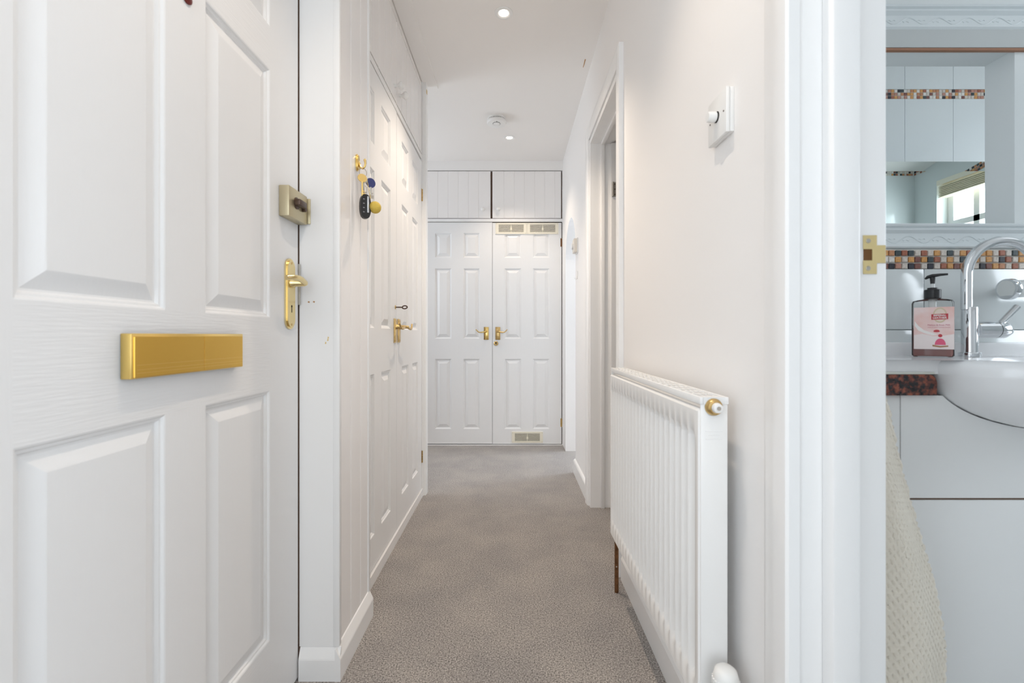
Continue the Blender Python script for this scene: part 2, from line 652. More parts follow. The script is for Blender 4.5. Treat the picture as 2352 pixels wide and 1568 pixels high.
# rooms beyond: closet behind the inner doorway, room behind the arch
bm = B()
box(bm, XR + WT, 1.18, 2.62, 2.70, 0, H)
box(bm, 1.18, 1.26, 1.57, 2.70, 0, H)
box(bm, 0.90, 1.18, 1.57, 1.63, 0, H)
box(bm, 0.90, 0.97, 1.30, 1.57, 0, H)
box(bm, XR + WT, 0.97, 1.2245, 1.30, 0, H)
struct('wall_closet', bm, WALL, 'white walls of the small room behind the inner doorway', 'wall')
bm = B()
box(bm, 1.18, 2.5, 2.62, 2.70, 0, H)
box(bm, 0.545, 2.5, 4.2, 4.3, 0, H)
for a, b, c, d in ((2.7, 3.5, 0, H), (4.15, 4.2, 0, H), (3.5, 4.15, 0, 0.62), (3.5, 4.15, 2.0, H)):
    box(bm, 2.3, 2.42, a, b, c, d)
struct('wall_arch_room', bm, WALL, 'white walls of the daylit room beyond the arch', 'wall')
window('window_5', TR(2.3), 3.50, 4.15, 0.62, 2.0, 'white framed window of the room beyond the arch', [('v', 3.825)])

# skirting boards


def skirting(name, T, u0, u1, label, h=0.094, t=0.014, splay=False):
    bm = B()
    prof = [(0, 0), (t, 0), (t, h - 0.014), (t - 0.004, h - 0.006), (0.003, h), (0, h)]
    if splay:
        prof = [(0, 0), (t, 0), (t, h - 0.030), (t - 0.001, h - 0.026), (0.003, h - 0.002), (0, h)]
    sweep(bm, prof, [lambda p, q: T(u0, q, p), lambda p, q: T(u1, q, p)])
    return struct(name, bm, GLOSS, label, 'skirting board')


skirting('baseboard_right', T_RW, 0.745, 1.735, 'white skirting board under the radiator')
skirting('baseboard_arch', T_RW, 2.552, AY0 + 0.012, 'white skirting board between the inner doorway and the arch')
skirting('baseboard_left', TL(-0.475), 1.222, 1.512, 'short white skirting board below the grooved boarding and key hook', 0.086, 0.015, True)
skirting('baseboard_return', TE(1.238), XF + 0.004, -0.463, 'stub of white skirting board beside the front door frame', 0.086, 0.015, True)

# ------------------------------------------------------------------ front door
ROWS = [(0.20, 0.795), (0.968, 1.558), (1.66, 1.868)]
fd = door_leaf('door_1', T_FD, 0.387, 1.229, 0.008, 1.981, [(0.528, 0.760), (0.859, 1.088)], ROWS, DOORH, t=0.044, mr=RAILP)
tag(fd, 'white six-panel front door with gold letter plate and brass handle', 'door', kind='structure')
# letter plate
lp = bx('letter_plate', GOLDL, fd, 0.672, 0.951, 0.861, 0.929, 0, 0.0165, T_FD, 0.0015, label='gold metal letter plate')
one('flap', GOLD, lp, lambda b: box(b, 0.676, 0.829, 0.8625, 0.9245, 0.012, 0.0185, T_FD, 0.001))
one('flap', GOLD, lp, lambda b: box(b, 0.8305, 0.948, 0.8625, 0.9245, 0.012, 0.0180, T_FD, 0.001))
for zz in (0.869, 0.874, 0.881):
    one('crease', GOLDL, lp, lambda b: box(b, 0.680, 0.946, zz, zz + 0.0006, 0.0178, 0.0187, T_FD))
# night latch
nl = bx('night_latch', CHAMP, fd, 1.128, 1.228, 1.222, 1.298, 0, 0.0255, T_FD, 0.002, label='champagne coloured night latch')
one('rose', BRONZE, nl, lambda b: lathe(b, [(0.015, 0.025), (0.015, 0.0275), (0.012, 0.029)], 1.168, 1.263, T_FD, 18), 40)
one('turn_knob', BRONZE, nl, lambda b: [box(b, 1.150, 1.190, 1.2545, 1.2705, 0.028, 0.043, T_FD, 0.003), lathe(b, [(0.008, 0.027), (0.008, 0.036)], 1.168, 1.263, T_FD, 12)], 40)
one('snib', BRONZE, nl, lambda b: lathe(b, [(0.007, 0.025), (0.007, 0.033), (0.005, 0.035)], 1.202, 1.257, T_FD, 12), 40)
# keep of the latch on the frame
# long plate handle
bm = B()
pu, pv0, pv1, pr = 1.180, 0.942, 1.124, 0.0235
out = [(pu + pr * math.cos(a), pv1 - pr + pr * math.sin(a)) for a in [PI * i / 12 for i in range(13)]]
out += [(pu - pr * math.cos(a), pv0 + pr - pr * math.sin(a)) for a in [PI * i / 12 for i in range(13)]]
prism(bm, out, 0, 0.004, T_FD)
inn = [(pu + (u - pu) * 0.8, (pv0 + pv1) / 2 + (v - (pv0 + pv1) / 2) * 0.95) for u, v in out]
prism(bm, inn, 0.004, 0.0075, T_FD)
hp = obj('handle_plate', bm, PBRASS, fd, label='long round-ended brass handle plate')
bm = B()
lathe(bm, [(0.013, 0.006), (0.012, 0.014), (0.009, 0.018), (0.0085, 0.040), (0.006, 0.046)], pu, 1.061, T_FD, 18)
tube(bm, [T_FD(pu + 0.002 - 0.092 * i / 10, 1.061 + 0.006 * math.sin(i / 10 * PI) + 0.003 * i / 10, 0.041 + 0.004 * math.sin(i / 10 * PI) - 0.012 * max(0, i / 10 - 0.75)) for i in range(11)],
     [0.0075 - 0.0018 * abs(i / 10 - 0.3) for i in range(11)], 12)
obj('lever', bm, PBRASS, hp, 50)
one('keyhole', DARKG, hp, lambda b: [lathe(b, [(0.0032, 0.0072), (0.0032, 0.0078)], pu, 1.001, T_FD, 12), box(b, pu - 0.0016, pu + 0.0016, 0.985, 1.001, 0.0072, 0.0078, T_FD)])
for v_ in (0.954, 1.112):
    one('screw', ABRASS, hp, lambda b: lathe(b, [(0.003, 0.007), (0.003, 0.0082)], pu, v_, T_FD, 10))
one('lock_face', STEEL, fd, lambda b: box(b, 1.2292, 1.2338, 1.008, 1.118, -0.012, 0.0055, T_FD, 0.0005), label='dull steel latch face')
one('door_viewer', mat('dark_red_brass', (0.17, 0.03, 0.025), 0.3, 0.6), fd, lambda b: lathe(b, [(0.011, 0), (0.011, 0.003), (0.007, 0.005)], 0.8095, 1.524, T_FD, 20), 40)

# door frame: jamb boards on the return beside the door
fr = thing('trim_2', (-0.53, 1.238, 0.086), 'white painted frame board between the front door and grooved boarding', 'door frame', kind='structure')
TJ = TE(1.238)
bx('jamb_board', GLOSS, fr, XF + 0.0017, -0.4835, 0.086, 2.05, -0.003, 0.003, TJ)
bx('corner_bead', GLOSS, fr, -0.4845, -0.4665, 0.086, H, -0.010, 0.005, TJ, 0.002)
bx('door_head', GLOSS, fr, XF - 0.05, XF + 0.02, 0.37, 1.238, 1.985, 2.06, lambda u, v, w_: (u, v, w_))
bx('rebate_gap_shade', UNDER, fr, XF - 0.06, XF + 0.0040, 0.0, 1.99, -0.0030, 0.0002, TJ)  # dark plate painted as the shade line of the door gap
kp = bx('latch_keep', CHAMP, fr, XF + 0.003, XF + 0.032, 1.226, 1.294, 0.001, 0.006, TJ, 0.001)
for k_, (cx, cz) in enumerate([(-0.5505, 1.0155), (-0.5365, 1.0160)]):
    one('paint_chip', BARE, fr, lambda b: prism(b, [(cx - 0.003, cz), (cx - 0.001, cz + 0.0028), (cx + 0.003, cz + 0.002), (cx + 0.002, cz - 0.002)], 0.0030, 0.0034, TJ))
for cx, cz in [(-0.4985, 0.913), (-0.5045, 0.905), (-0.4975, 0.919)]:
    one('filler_mark', RAW, fr, lambda b: prism(b, [(cx - 0.002, cz - 0.002), (cx - 0.001, cz + 0.004), (cx + 0.002, cz + 0.002), (cx + 0.001, cz - 0.002)], 0.0030, 0.0034, TJ))

# tongue and groove boarding with corner bead
tg = thing('trim_3', (-0.475, 1.38, 0.08), 'white vertical grooved boarding carrying the key hook', 'boarding', kind='structure')
T_TG = TL(-0.475)
ys = [1.245, 1.344, 1.429, 1.500]
for a, b in zip(ys, ys[1:]):
    vboard('board', tg, T_TG, a, b, 0.08, H, -0.012, 0.0, TGP, 0.004)
bx('corner_bead', GLOSS, tg, 1.4995, 1.517, 0.08, H, -0.04, 0.004, T_TG, 0.003)

# ------------------------------------------------------------------ side cupboard (tall doors below, boarded doors above)
RS = [(0.17, 0.78), (0.954, 1.551), (1.647, 1.85)]
sc = thing('built_in_cupboard', (XL, 2.07, 0), 'tall white built-in cupboard with six-panel double doors along the hallway side', 'cupboard')
bm = B()
box(bm, -1.15, XL - 0.045, 1.52, 2.655, 0.03, 1.945)
obj('body', bm, UNDER, sc)
bm = B()
box(bm, XL - 0.06, XL + 0.008, 1.515, 2.665, 0, 0.043)
obj('plinth', bm, GLOSS, sc)
bm = B()
box(bm, XL - 0.06, XL - 0.002, 1.515, 2.66, 1.947, 1.972)
obj('rail', bm, GLOSS, sc)
YM = 2.07
lA = door_leaf('door', T_CUP, 1.520, YM - 0.0015, 0.049, 1.936, [(1.60, 1.74), (1.83, 1.97)], RS, DOORW, sc)
lB = door_leaf('door', T_CUP, YM + 0.0015, 2.641, 0.049, 1.928, [(2.168, 2.308), (2.395, 2.535)], RS, DOORW, sc)
lever_handle(lA, T_CUP, 2.038, 0.947, -1, ABRASS, 0.04, 0.108, 0.045, 0.09)
lever_handle(lB, T_CUP, 2.104, 0.947, 1, ABRASS, 0.04, 0.108, 0.045, 0.09)
one('escutcheon', ABRASS, lA, lambda b: lathe(b, [(0.009, 0), (0.009, 0.002), (0.006, 0.003)], 2.048, 1.052, T_CUP, 14), 40)
one('key', BRONZE, lA, lambda b: [tube(b, [T_CUP(2.048, 1.052, 0), T_CUP(2.048, 1.052, 0.032)], 0.0028, 8),
    tube(b, [T_CUP(2.048 + 0.004 * math.sin(a), 1.052 + 0.007 * math.sin(a), 0.042 - 0.011 * math.cos(a)) for a in [2 * PI * i / 14 for i in range(14)]], 0.003, 6, True)], 50, 'dark iron key in the lock')
for v_ in (1.737, 0.226):
    hinge(lB, T_CUP, 2.6445, v_, ABRASS)
bx('frame_post', GLOSS, sc, XL - 0.07, XL + 0.024, 2.648, 2.70, 0.0, 1.9725)
bx('frame_post', GLOSS, sc, XL - 0.07, XL + 0.012, 2.6425, 2.6485, 0.0, 1.945)

so = thing('overhead_cupboard', (XL, 2.07, 1.975), 'white boarded overhead cupboard above the side double doors', 'cupboard')
bm = B()
box(bm, -1.15, XL - 0.03, 1.52, 2.645, 1.975, 2.38)
obj('body', bm, UNDER, so)
for k, (a, b) in enumerate([(1.52, YM - 0.002), (YM + 0.002, 2.641)]):
    base = bx('door', GLOSS, so, a, b, 1.976, 2.349, -0.028, -0.010, T_CUP)
    n = 6
    for i in range(n):
        q0, q1 = a + (b - a) * i / n, a + (b - a) * (i + 1) / n
        vboard('board', base, T_CUP, q0, q1, 1.976, 2.349, -0.010, 0.0, TGP, 0.0032)
    ku = YM - 0.038 if k == 0 else YM + 0.046
    one('knob', PLAST, base, lambda b_: lathe(b_, [(0.009, 0.0), (0.007, 0.010), (0.010, 0.018), (0.0165, 0.025), (0.017, 0.033), (0.010, 0.041), (0, 0.042)], ku, 2.035, T_CUP, 18), 60)
bx('frame_post', GLOSS, so, XL - 0.07, XL + 0.024, 2.648, 2.70, 1.9735, H - 0.001)
bx('fascia', CEIL, so, XL - 0.06, XL - 0.004, 1.515, 2.648, 2.363, H - 0.001)
bx('chipped_corner', RAW, so, XL + 0.0245, XL + 0.0255, 2.660, 2.680, 2.335, 2.358, ID)

# ------------------------------------------------------------------ end cupboard
RE = [(0.136, 0.728), (0.898, 1.492), (1.582, 1.791)]
PX = lambda p: (p - 1177) / 272.0
ec = thing('built_in_cupboard', (-0.16, YE, 0), 'white built-in cupboard with six-panel double doors and cream vents at the hallway end', 'cupboard')
bx('body', UNDER, ec, -0.755, 0.43, YE + 0.045, YE + 0.32, 0.0, 1.89)
xm = PX(1131)
T_EF = TE(YE - 0.0)
eA = door_leaf('door', T_EF, -0.752, xm - 0.0015, 0.012, 1.880, [(PX(999), PX(1037)), (PX(1064), PX(1102))], RE, DOORW, ec)
eB = door_leaf('door', T_EF, xm + 0.0015, 0.4135, 0.010, 1.8765, [(PX(1158.7), PX(1197)), (PX(1223.8), PX(1262))], RE, DOORW, ec)
lever_handle(eA, T_EF, PX(1117), 0.943, -1, BRASS, 0.041, 0.108, 0.04, 0.085)
lever_handle(eB, T_EF, PX(1143.5), 0.943, 1, ABRASS, 0.041, 0.108, 0.04, 0.08)
one('lock_cylinder', ABRASS, eB, lambda b: lathe(b, [(0.019, 0), (0.019, 0.004), (0.015, 0.007), (0.012, 0.006)], PX(1139.3), 0.858, T_EF, 20), 40)
one('keyhole', DARKG, eB, lambda b: [lathe(b, [(0.006, 0.0062), (0.006, 0.0068)], PX(1139.3), 0.861, T_EF, 10), box(b, PX(1139.3) - 0.003, PX(1139.3) + 0.003, 0.848, 0.861, 0.0062, 0.0068, T_EF)])
hinge(eB, T_EF, 0.4165, 1.71, COPPER)
hinge(eB, T_EF, 0.4165, 0.19, ABRASS)


def vent(parent, u0, u1, v0, v1):
    t = 0.007
    fw, fh = 0.026, 0.013
    bm = B()
    box(bm, u0, u1, v0, v0 + fh, 0, t, T_EF)
    box(bm, u0, u1, v1 - fh, v1, 0, t, T_EF)
    box(bm, u0, u0 + fw, v0 + fh, v1 - fh, 0, t, T_EF)
    box(bm, u1 - fw, u1, v0 + fh, v1 - fh, 0, t, T_EF)
    f = obj('vent', bm, CREAM, parent, label='cream plastic louvre vent')
    one('backing', DARKG, parent, lambda b: box(b, u0 + fw, u1 - fw, v0 + fh, v1 - fh, 0.0004, 0.0012, T_EF))
    n = 6
    ph = (v1 - v0 - 2 * fh) / n
    for i in range(n):
        c = v0 + fh + ph * (i + 0.5)
        one('louvre', CREAM, parent, lambda b: box(b, u0 + fw, u1 - fw, c - ph * 0.30, c + ph * 0.22, 0.0015, 0.0055, T_EF))
    um = (u0 + u1) / 2
    one('slider', CREAM, parent, lambda b: box(b, um - 0.007, um + 0.007, (v0 + v1) / 2 - 0.014, (v0 + v1) / 2 + 0.009, 0.005, 0.010, T_EF, 0.001))
    one('spine', CREAM, parent, lambda b: box(b, um - 0.002, um + 0.002, v0 + fh, v1 - fh, 0.0015, 0.006, T_EF))
    for a in (u0 + 0.008, u1 - 0.008):
        for c in (v0 + 0.007, v1 - 0.007):
            one('screw', STEEL, parent, lambda b: lathe(b, [(0.0025, t - 0.001), (0.0025, t + 0.0008)], a, c, T_EF, 8))


vent(eB, PX(1138.2), PX(1209.8), 1.781, 1.874)
vent(eB, PX(1210.2), PX(1282.5), 1.781, 1.874)
vent(eB, PX(1175.5), PX(1247), 0.021, 0.113)
bx('rail', GLOSS, ec, -0.76, 0.445, 1.884, 1.9105, -0.004, 0.001, TE(YE - 0.003))
bx('frame_post', GLOSS, ec, 0.4205, 0.452, 0, 1.9105, -0.03, 0.006, T_EF)
bx('threshold', GLOSS, ec, -0.755, 0.42, -0.002, 0.004, -0.04, 0.012, T_EF)

eo = thing('overhead_cupboard', (-0.16, YE, 1.915), 'white boarded overhead cupboard above the vented end doors', 'cupboard')
bx('body', UNDER, eo, -0.755, 0.43, YE + 0.03, YE + 0.32, 1.912, 2.314)
bx('frame_post', GLOSS, eo, 0.4205, 0.452, 1.9113, 2.317, -0.03, 0.006, T_EF)
edges_l = [-0.752, PX(982.3), PX(1005.7), PX(1029.3), PX(1052.6), PX(1076.2), PX(1099.5), PX(1126.6)]
edges_r = [PX(1131.0), PX(1157.9), PX(1180.9), PX(1204.2), PX(1228), PX(1251), PX(1274.3), PX(1288.8)]
for k, ed in enumerate((edges_l, edges_r)):
    base = bx('door', GLOSS, eo, ed[0], ed[-1], 1.916, 2.311, -0.028, -0.010, T_EF)
    for a, b in zip(ed, ed[1:]):
        vboard('board', base, T_EF, a, b, 1.916, 2.311, -0.010, 0.0, TGP, 0.0026)
    ku = PX(1109.5) if k == 0 else PX(1145)
    one('knob', PLAST, base, lambda b_: lathe(b_, [(0.009, 0.0), (0.007, 0.010), (0.010, 0.018), (0.0175, 0.025), (0.018, 0.033), (0.010, 0.041), (0, 0.042)], ku, 1.985, T_EF, 18), 60)

# ------------------------------------------------------------------ inner doorway (right wall)
ARCH = [(0, 0), (0.012, 0), (0.016, 0.006), (0.018, 0.018), (0.020, 0.040), (0.020, 0.056), (0.017, 0.062), (0, 0.062)]   # (proud, across from inner edge)


def architrave(name, T, y0, y1, z1, label, near=True, far=True, wd=0.062, x_in=None):
    t = thing(name, T((y0 + y1) / 2, 0, 0), label, 'architrave', kind='structure')
    k = wd / 0.062

    def leg(edge, sgn):
        bm = B()
        sweep(bm, ARCH, [lambda p, q: T(edge + sgn * q * k, 0, p), lambda p, q: T(edge + sgn * q * k, z1 + q * k, p)])
        return obj('architrave_leg', bm, GLOSS, t, 40)
    if near:
        leg(y0, -1)
    if far:
        leg(y1, 1)
    bm = B()
    sweep(bm, ARCH, [lambda p, q: T(y0 - q * k, z1 + q * k, p), lambda p, q: T(y1 + q * k, z1 + q * k, p)])
    obj('architrave_head', bm, GLOSS, t, 40)
    return t


ta = architrave('trim_4', T_RW, 1.812, 2.487, 1.988, 'white moulded architrave around the inner doorway past the radiator')
lin = thing('trim_5', (0.48, 2.15, 0), 'white door lining and stop inside the inner doorway', 'door lining', kind='structure')
bx('lining', GLOSS, lin, XR - 0.006, 0.530, 2.458, 2.484, 0, 1.982)
bx('lining', GLOSS, lin, XR - 0.006, 0.530, 1.801, 1.818, 0, 1.982)
bx('lining_head', GLOSS, lin, XR - 0.006, 0.545, 1.818, 2.458, 1.958, 1.984)
bx('stop', GLOSS, lin, 0.4745, 0.494, 2.444, 2.458, 0, 1.958, bev=0.002)
bx('stop', GLOSS, lin, 0.4745, 0.494, 1.818, 1.830, 0, 1.958, bev=0.002)
bx('stop', GLOSS, lin, 0.4745, 0.494, 1.830, 2.444, 1.944, 1.958, bev=0.002)
d2 = door_leaf('door_2', TE(2.432), 0.528, 1.15, 0.008, 1.95, [(0.63, 0.78), (0.88, 1.03)], [(0.2, 0.79), (0.96, 1.55), (1.65, 1.84)], DOORW, t=0.036)
tag(d2, 'white panelled door standing open into the room past the radiator', 'door', kind='structure')
hg = one('hinge', STEEL, d2, lambda b: [box(b, 0.529, 0.585, 1.664, 1.741, 0.0, 0.002, TE(2.432)), tube(b, [(0.534, 2.428, 1.664), (0.534, 2.428, 1.741)], 0.005, 10)], 40, 'dull steel hinge plate')
for z_ in (1.675, 1.703, 1.73):
    one('screw', BRONZE, d2, lambda b: lathe(b, [(0.003, 0.0018), (0.003, 0.003)], 0.545, z_, TE(2.432), 8))

# ------------------------------------------------------------------ bathroom doorway
tb = thing('trim_6', (XR, 0.30, 0), 'white moulded architrave beside the bathroom doorway', 'architrave', kind='structure')
bm = B()
pf = [(0, 0), (0.016, 0), (0.0195, 0.004), (0.020, 0.012), (0.019, 0.040), (0.0165, 0.046), (0.0165, 0.060), (0.012, 0.074), (0, 0.076)]
sweep(bm, pf, [lambda p, q: T_RW(0.676 + q, 0, p), lambda p, q: T_RW(0.676 + q, 2.06, p)])
obj('architrave_leg', bm, GLOSS, tb, 35)
bm = B()
sweep(bm, pf, [lambda p, q: T_RW(-0.078 - q, 0, p), lambda p, q: T_RW(-0.078 - q, 2.06, p)])
obj('architrave_leg', bm, GLOSS, tb, 35)
bm = B()
sweep(bm, pf, [lambda p, q: T_RW(-0.154, 1.985 + q, p), lambda p, q: T_RW(0.752, 1.985 + q, p)])
obj('architrave_head', bm, GLOSS, tb, 35)
tl = thing('trim_7', (0.49, 0.68, 0), 'white bathroom door lining with brass strike plate', 'door lining', kind='structure')
bx('lining', GLOSS, tl, 0.4135, 0.5575, 0.681, 0.7, 0, 2.0, bev=0.0025)
bx('lining', GLOSS, tl, 0.4135, 0.5575, -0.10, -0.081, 0, 2.0)
bx('lining_head', GLOSS, tl, 0.4135, 0.5575, -0.081, 0.681, 1.983, 2.0)
bx('stop', GLOSS, tl, 0.4600, 0.5000, 0.655, 0.681, 0, 1.983, bev=0.004)
bx('stop', GLOSS, tl, 0.4600, 0.5000, -0.081, -0.060, 0, 1.983)
T_ST = TE(0.681)
sx = lambda p: (p - 1177) * 0.68 / 1050
sz = lambda q: CAMZ + (770 - q) * 0.68 / 1050
bm = B()
for a, b, c, d in ((1983, 2014, 540, 572), (1983, 2014, 598, 629), (2003, 2014, 572, 598), (2014, 2034, 563, 604)):
    box(bm, sx(a), sx(b), sz(d), sz(c), -0.0005, 0.0012, T_ST)
prism(bm, [(sx(2034), 0.0012), (sx(2034), -0.0005), (sx(2036.5), -0.0035), (sx(2038), -0.007), (sx(2038.5), -0.006), (sx(2036.5), -0.002)], sz(604), sz(563), lambda u, v, w_: (u, 0.681 - v, w_))
stp = obj('strike_plate', bm, PBRASS, tl, label='brass strike plate with screws')
bx('strike_hole', mat('raw_mortice', (0.16, 0.07, 0.02), 0.9), tl, sx(1984), sx(2003), sz(598), sz(572), -0.0004, 0.0003, T_ST)
for q in (553, 616):
    one('screw', STEEL, stp, lambda b: lathe(b, [(0.0034, 0.001), (0.0034, 0.0018), (0.002, 0.0015)], sx(1994), sz(q), T_ST, 12))

# ------------------------------------------------------------------ radiator
XFR, YN, YFAR = 0.345, 0.846, 1.610
ZB, ZT = 0.228, 0.812
rad = thing('radiator', (0.38, (YN + YFAR) / 2, 0), 'white fluted panel radiator with top grille on the hallway wall', 'radiator')
TRD = TR(XFR)     # w towards the hall
bm = B()
pitch = 0.0335
yb0, yb1 = YN + 0.018, YFAR - 0.012
nfl = int((yb1 - yb0) / pitch)
ns = 8
us = [YN, YN + 0.004, yb0] + [yb0 + (yb1 - yb0) * i / (nfl * ns) for i in range(1, nfl * ns)] + [yb1, YFAR]
z0, z1 = ZB, ZT - 0.022
vsl = [z0, z0 + 0.004, z0 + 0.040, z0 + 0.052, z0 + 0.056] + [z0 + 0.1, z1 - 0.1] + [z1 - 0.058, z1 - 0.054, z1 - 0.042, z1 - 0.005, z1]


def rdepth(u, v):
    e = 0.0
    if v <= z0 or v >= z1:
        e = -0.006
    if u <= YN:
        e = -0.006
    if u < yb0 or u > yb1:
        return e
    s = ((u - yb0) / ((yb1 - yb0) / nfl)) % 1.0
    k = 0.5 - 0.5 * math.cos(2 * PI * s)
    k = min(1, k * 1.5)
    if v <= z0 + 0.0401 or v >= z1 - 0.0421:
        return e
    f = 1.0
    if v < z0 + 0.0535:
        f = 0.75
    if v > z1 - 0.0555:
        f = 0.75
    return e - 0.011 * k * f


grid = [[bm.verts.new(TRD(u, v, rdepth(u, v))) for v in vsl] for u in us]
for i in range(len(us) - 1):
    for j in range(len(vsl) - 1):
        bm.faces.new((grid[i][j], grid[i + 1][j], grid[i + 1][j + 1], grid[i][j + 1]))
fp = obj('front_panel', bm, RADP, rad, 50)
bx('body', RADP, rad, XFR + 0.0150, XFR + 0.048, YN + 0.004, YFAR - 0.003, ZB + 0.006, ZT - 0.026)
for ya, yb in ((YN - 0.0015, YN + 0.003), (YFAR - 0.003, YFAR + 0.001)):
    bx('end_panel', RADP, rad, XFR + 0.003, XFR + 0.0525, ya, yb, ZB + 0.002, ZT - 0.0135, bev=0.001)
bm = B()
for a, b in ((0.620, 0.6205),):
    pass
for a0, a1, c0, c1 in ((XFR + 0.012, XFR + 0.042, 0.748, 0.7495), (XFR + 0.012, XFR + 0.042, 0.734, 0.7355), (XFR + 0.017, XFR + 0.037, 0.741, 0.7425)):
    box(bm, a0, a1, YN - 0.0025, YN - 0.001, c0, c1)
obj('embossed_mark', bm, RADP, rad)
# top grille: frame with bars
gr = bx('grille', RADP, rad, XFR + 0.0015, XFR + 0.0075, YN - 0.003, YFAR + 0.002, ZT - 0.0135, ZT, bev=0.0012)
bx('grille_edge', RADP, gr, XFR + 0.048, XFR + 0.054, YN - 0.003, YFAR + 0.002, ZT - 0.0135, ZT, bev=0.0012)
bx('grille_end', RADP, gr, XFR + 0.0075, XFR + 0.048, YN - 0.003, YN + 0.016, ZT - 0.0135, ZT)
bx('grille_end', RADP, gr, XFR + 0.0075, XFR + 0.048, YFAR - 0.014, YFAR + 0.002, ZT - 0.0135, ZT)
for xx in (XFR + 0.018, XFR + 0.028, XFR + 0.038):
    bx('grille_bar', RADP, gr, xx - 0.0016, xx + 0.0016, YN + 0.016, YFAR - 0.014, ZT - 0.005, ZT - 0.0005)
n = 18
for i in range(1, n):
    yy = YN + 0.016 + (YFAR - YN - 0.03) * i / n
    bx('grille_bar', RADP, gr, XFR + 0.0075, XFR + 0.048, yy - 0.004, yy + 0.004, ZT - 0.006, ZT - 0.0003)
bx('grille_shadow_tray', RADP, gr, XFR + 0.0075, XFR + 0.048, YN + 0.002, YFAR - 0.002, ZT - 0.024, ZT - 0.022)
# bleed plug
T_RE = TE(YN - 0.0015)
one('bleed_plug', ABRASS, rad, lambda b: lathe(b, [(0.016, 0), (0.016, 0.003), (0.013, 0.007), (0.0135, 0.010), (0.011, 0.0125)], 0.371, 0.794, T_RE, 24), 40, 'brass bleed plug')
one('bleed_screw', PLAST, rad, lambda b: lathe(b, [(0.010, 0.010), (0.0085, 0.020), (0.006, 0.021)], 0.372, 0.794, T_RE, 18), 40)
one('bleed_pin', STEEL, rad, lambda b: lathe(b, [(0.0036, 0.0205), (0.0036, 0.0225)], 0.372, 0.794, T_RE, 12))
# thermostatic valve
vy, vx = 0.800, 0.3735
va = one('valve', PLAST, rad, lambda b: lathe(b, [(0.0185, 0.255), (0.0205, 0.262), (0.0215, 0.300), (0.0205, 0.330), (0.0185, 0.340), (0.012, 0.3455), (0, 0.347)], vx, vy, TF(0), 28), 40, 'white thermostatic valve head')
for i in range(22):
    a = 2 * PI * i / 22
    one('rib', PLAST, va, lambda b: box(b, 0.0205, 0.0228, -0.0014, 0.0014, 0.266, 0.326, lambda p, q, r: (vx + p * math.cos(a) - q * math.sin(a), vy + p * math.sin(a) + q * math.cos(a), r)))
one('valve_body', CHROME, rad, lambda b: [lathe(b, [(0.012, 0.205), (0.013, 0.256)], vx, vy, TF(0), 16), tube(b, [(vx, vy, 0.235), (vx, YN + 0.002, 0.235)], 0.010, 12), tube(b, [(vx, vy, 0.21), (vx, vy, 0.0)], 0.0075, 12)], 40)
# pipe at the far end
pxx, pyy = 0.376, 1.650
one('pipe', COPPER, rad, lambda b: tube(b, [(pxx, pyy, -0.002), (pxx, pyy, 0.245), (pxx, pyy - 0.012, 0.262), (pxx, YFAR - 0.004, 0.262)], 0.0075, 14), 50, 'tarnished copper feed pipe')
one('pipe_solder', STEEL, rad, lambda b: lathe(b, [(0.002, 0), (0.0025, 0.001), (0, 0.0018)], pxx - 0.002, 0.095, TE(pyy - 0.007), 8))
for yy in (1.0, 1.46):
    bx('bracket', STEEL, rad, XFR + 0.048, XR - 0.001, yy, yy + 0.025, 0.30, 0.74)

# ------------------------------------------------------------------ wall fittings
sw = thing('dimmer_switch', (XR, 0.914, 1.31), 'white plastic dimmer switch with a round knob above the radiator', 'switch')
bx('pattress', PLAST, sw, 0.875, 0.954, 1.317, 1.403, 0, 0.0085, T_RW, 0.0015)
bx('face_plate', PLAST, sw, 0.874, 0.955, 1.316, 1.404, 0.0088, 0.0165, T_RW, 0.002)
one('knob', PLAST, sw, lambda b: lathe(b, [(0.0085, 0.018), (0.0105, 0.020), (0.0103, 0.034), (0.0085, 0.0355)], 0.914, 1.362, T_RW, 24), 40)
one('spindle', DARKG, sw, lambda b: lathe(b, [(0.0108, 0.0164), (0.0108, 0.0172)], 0.914, 1.362, T_RW, 20))
for a in (0.884, 0.944):
    one('screw', BRONZE, sw, lambda b: lathe(b, [(0.0018, 0.016), (0.0018, 0.0172)], a, 1.360, T_RW, 8))

ts = thing('thermostat', (XR, 3.05, 1.47), 'small cream room thermostat on the wall beside the arch', 'thermostat')
bx('case', mat('aged_white_plastic', (0.78, 0.72, 0.64), 0.4), ts, 2.965, 3.045, 1.468, 1.556, 0, 0.026, T_RW, 0.003)
bx('back_plate', PLAST, ts, 2.958, 3.052, 1.462, 1.560, 0, 0.006, T_RW, 0.001)
one('dial', PLAST, ts, lambda b: lathe(b, [(0.022, 0.025), (0.021, 0.034), (0.018, 0.036)], 3.012, 1.512, T_RW, 24), 40)
hk = thing('wall_hook', (XR, 2.99, 1.29), 'small clear hook on the wall below the thermostat', 'hook')
bx('back_plate', PLAST, hk, 2.975, 2.995, 1.295, 1.345, 0, 0.004, T_RW, 0.002)
one('prong', PLAST, hk, lambda b: tube(b, [T_RW(2.985, 1.315, 0.003), T_RW(2.985, 1.300, 0.005), T_RW(2.985, 1.291, 0.010), T_RW(2.985, 1.296, 0.016), T_RW(2.985, 1.302, 0.017)], 0.003, 8), 60)

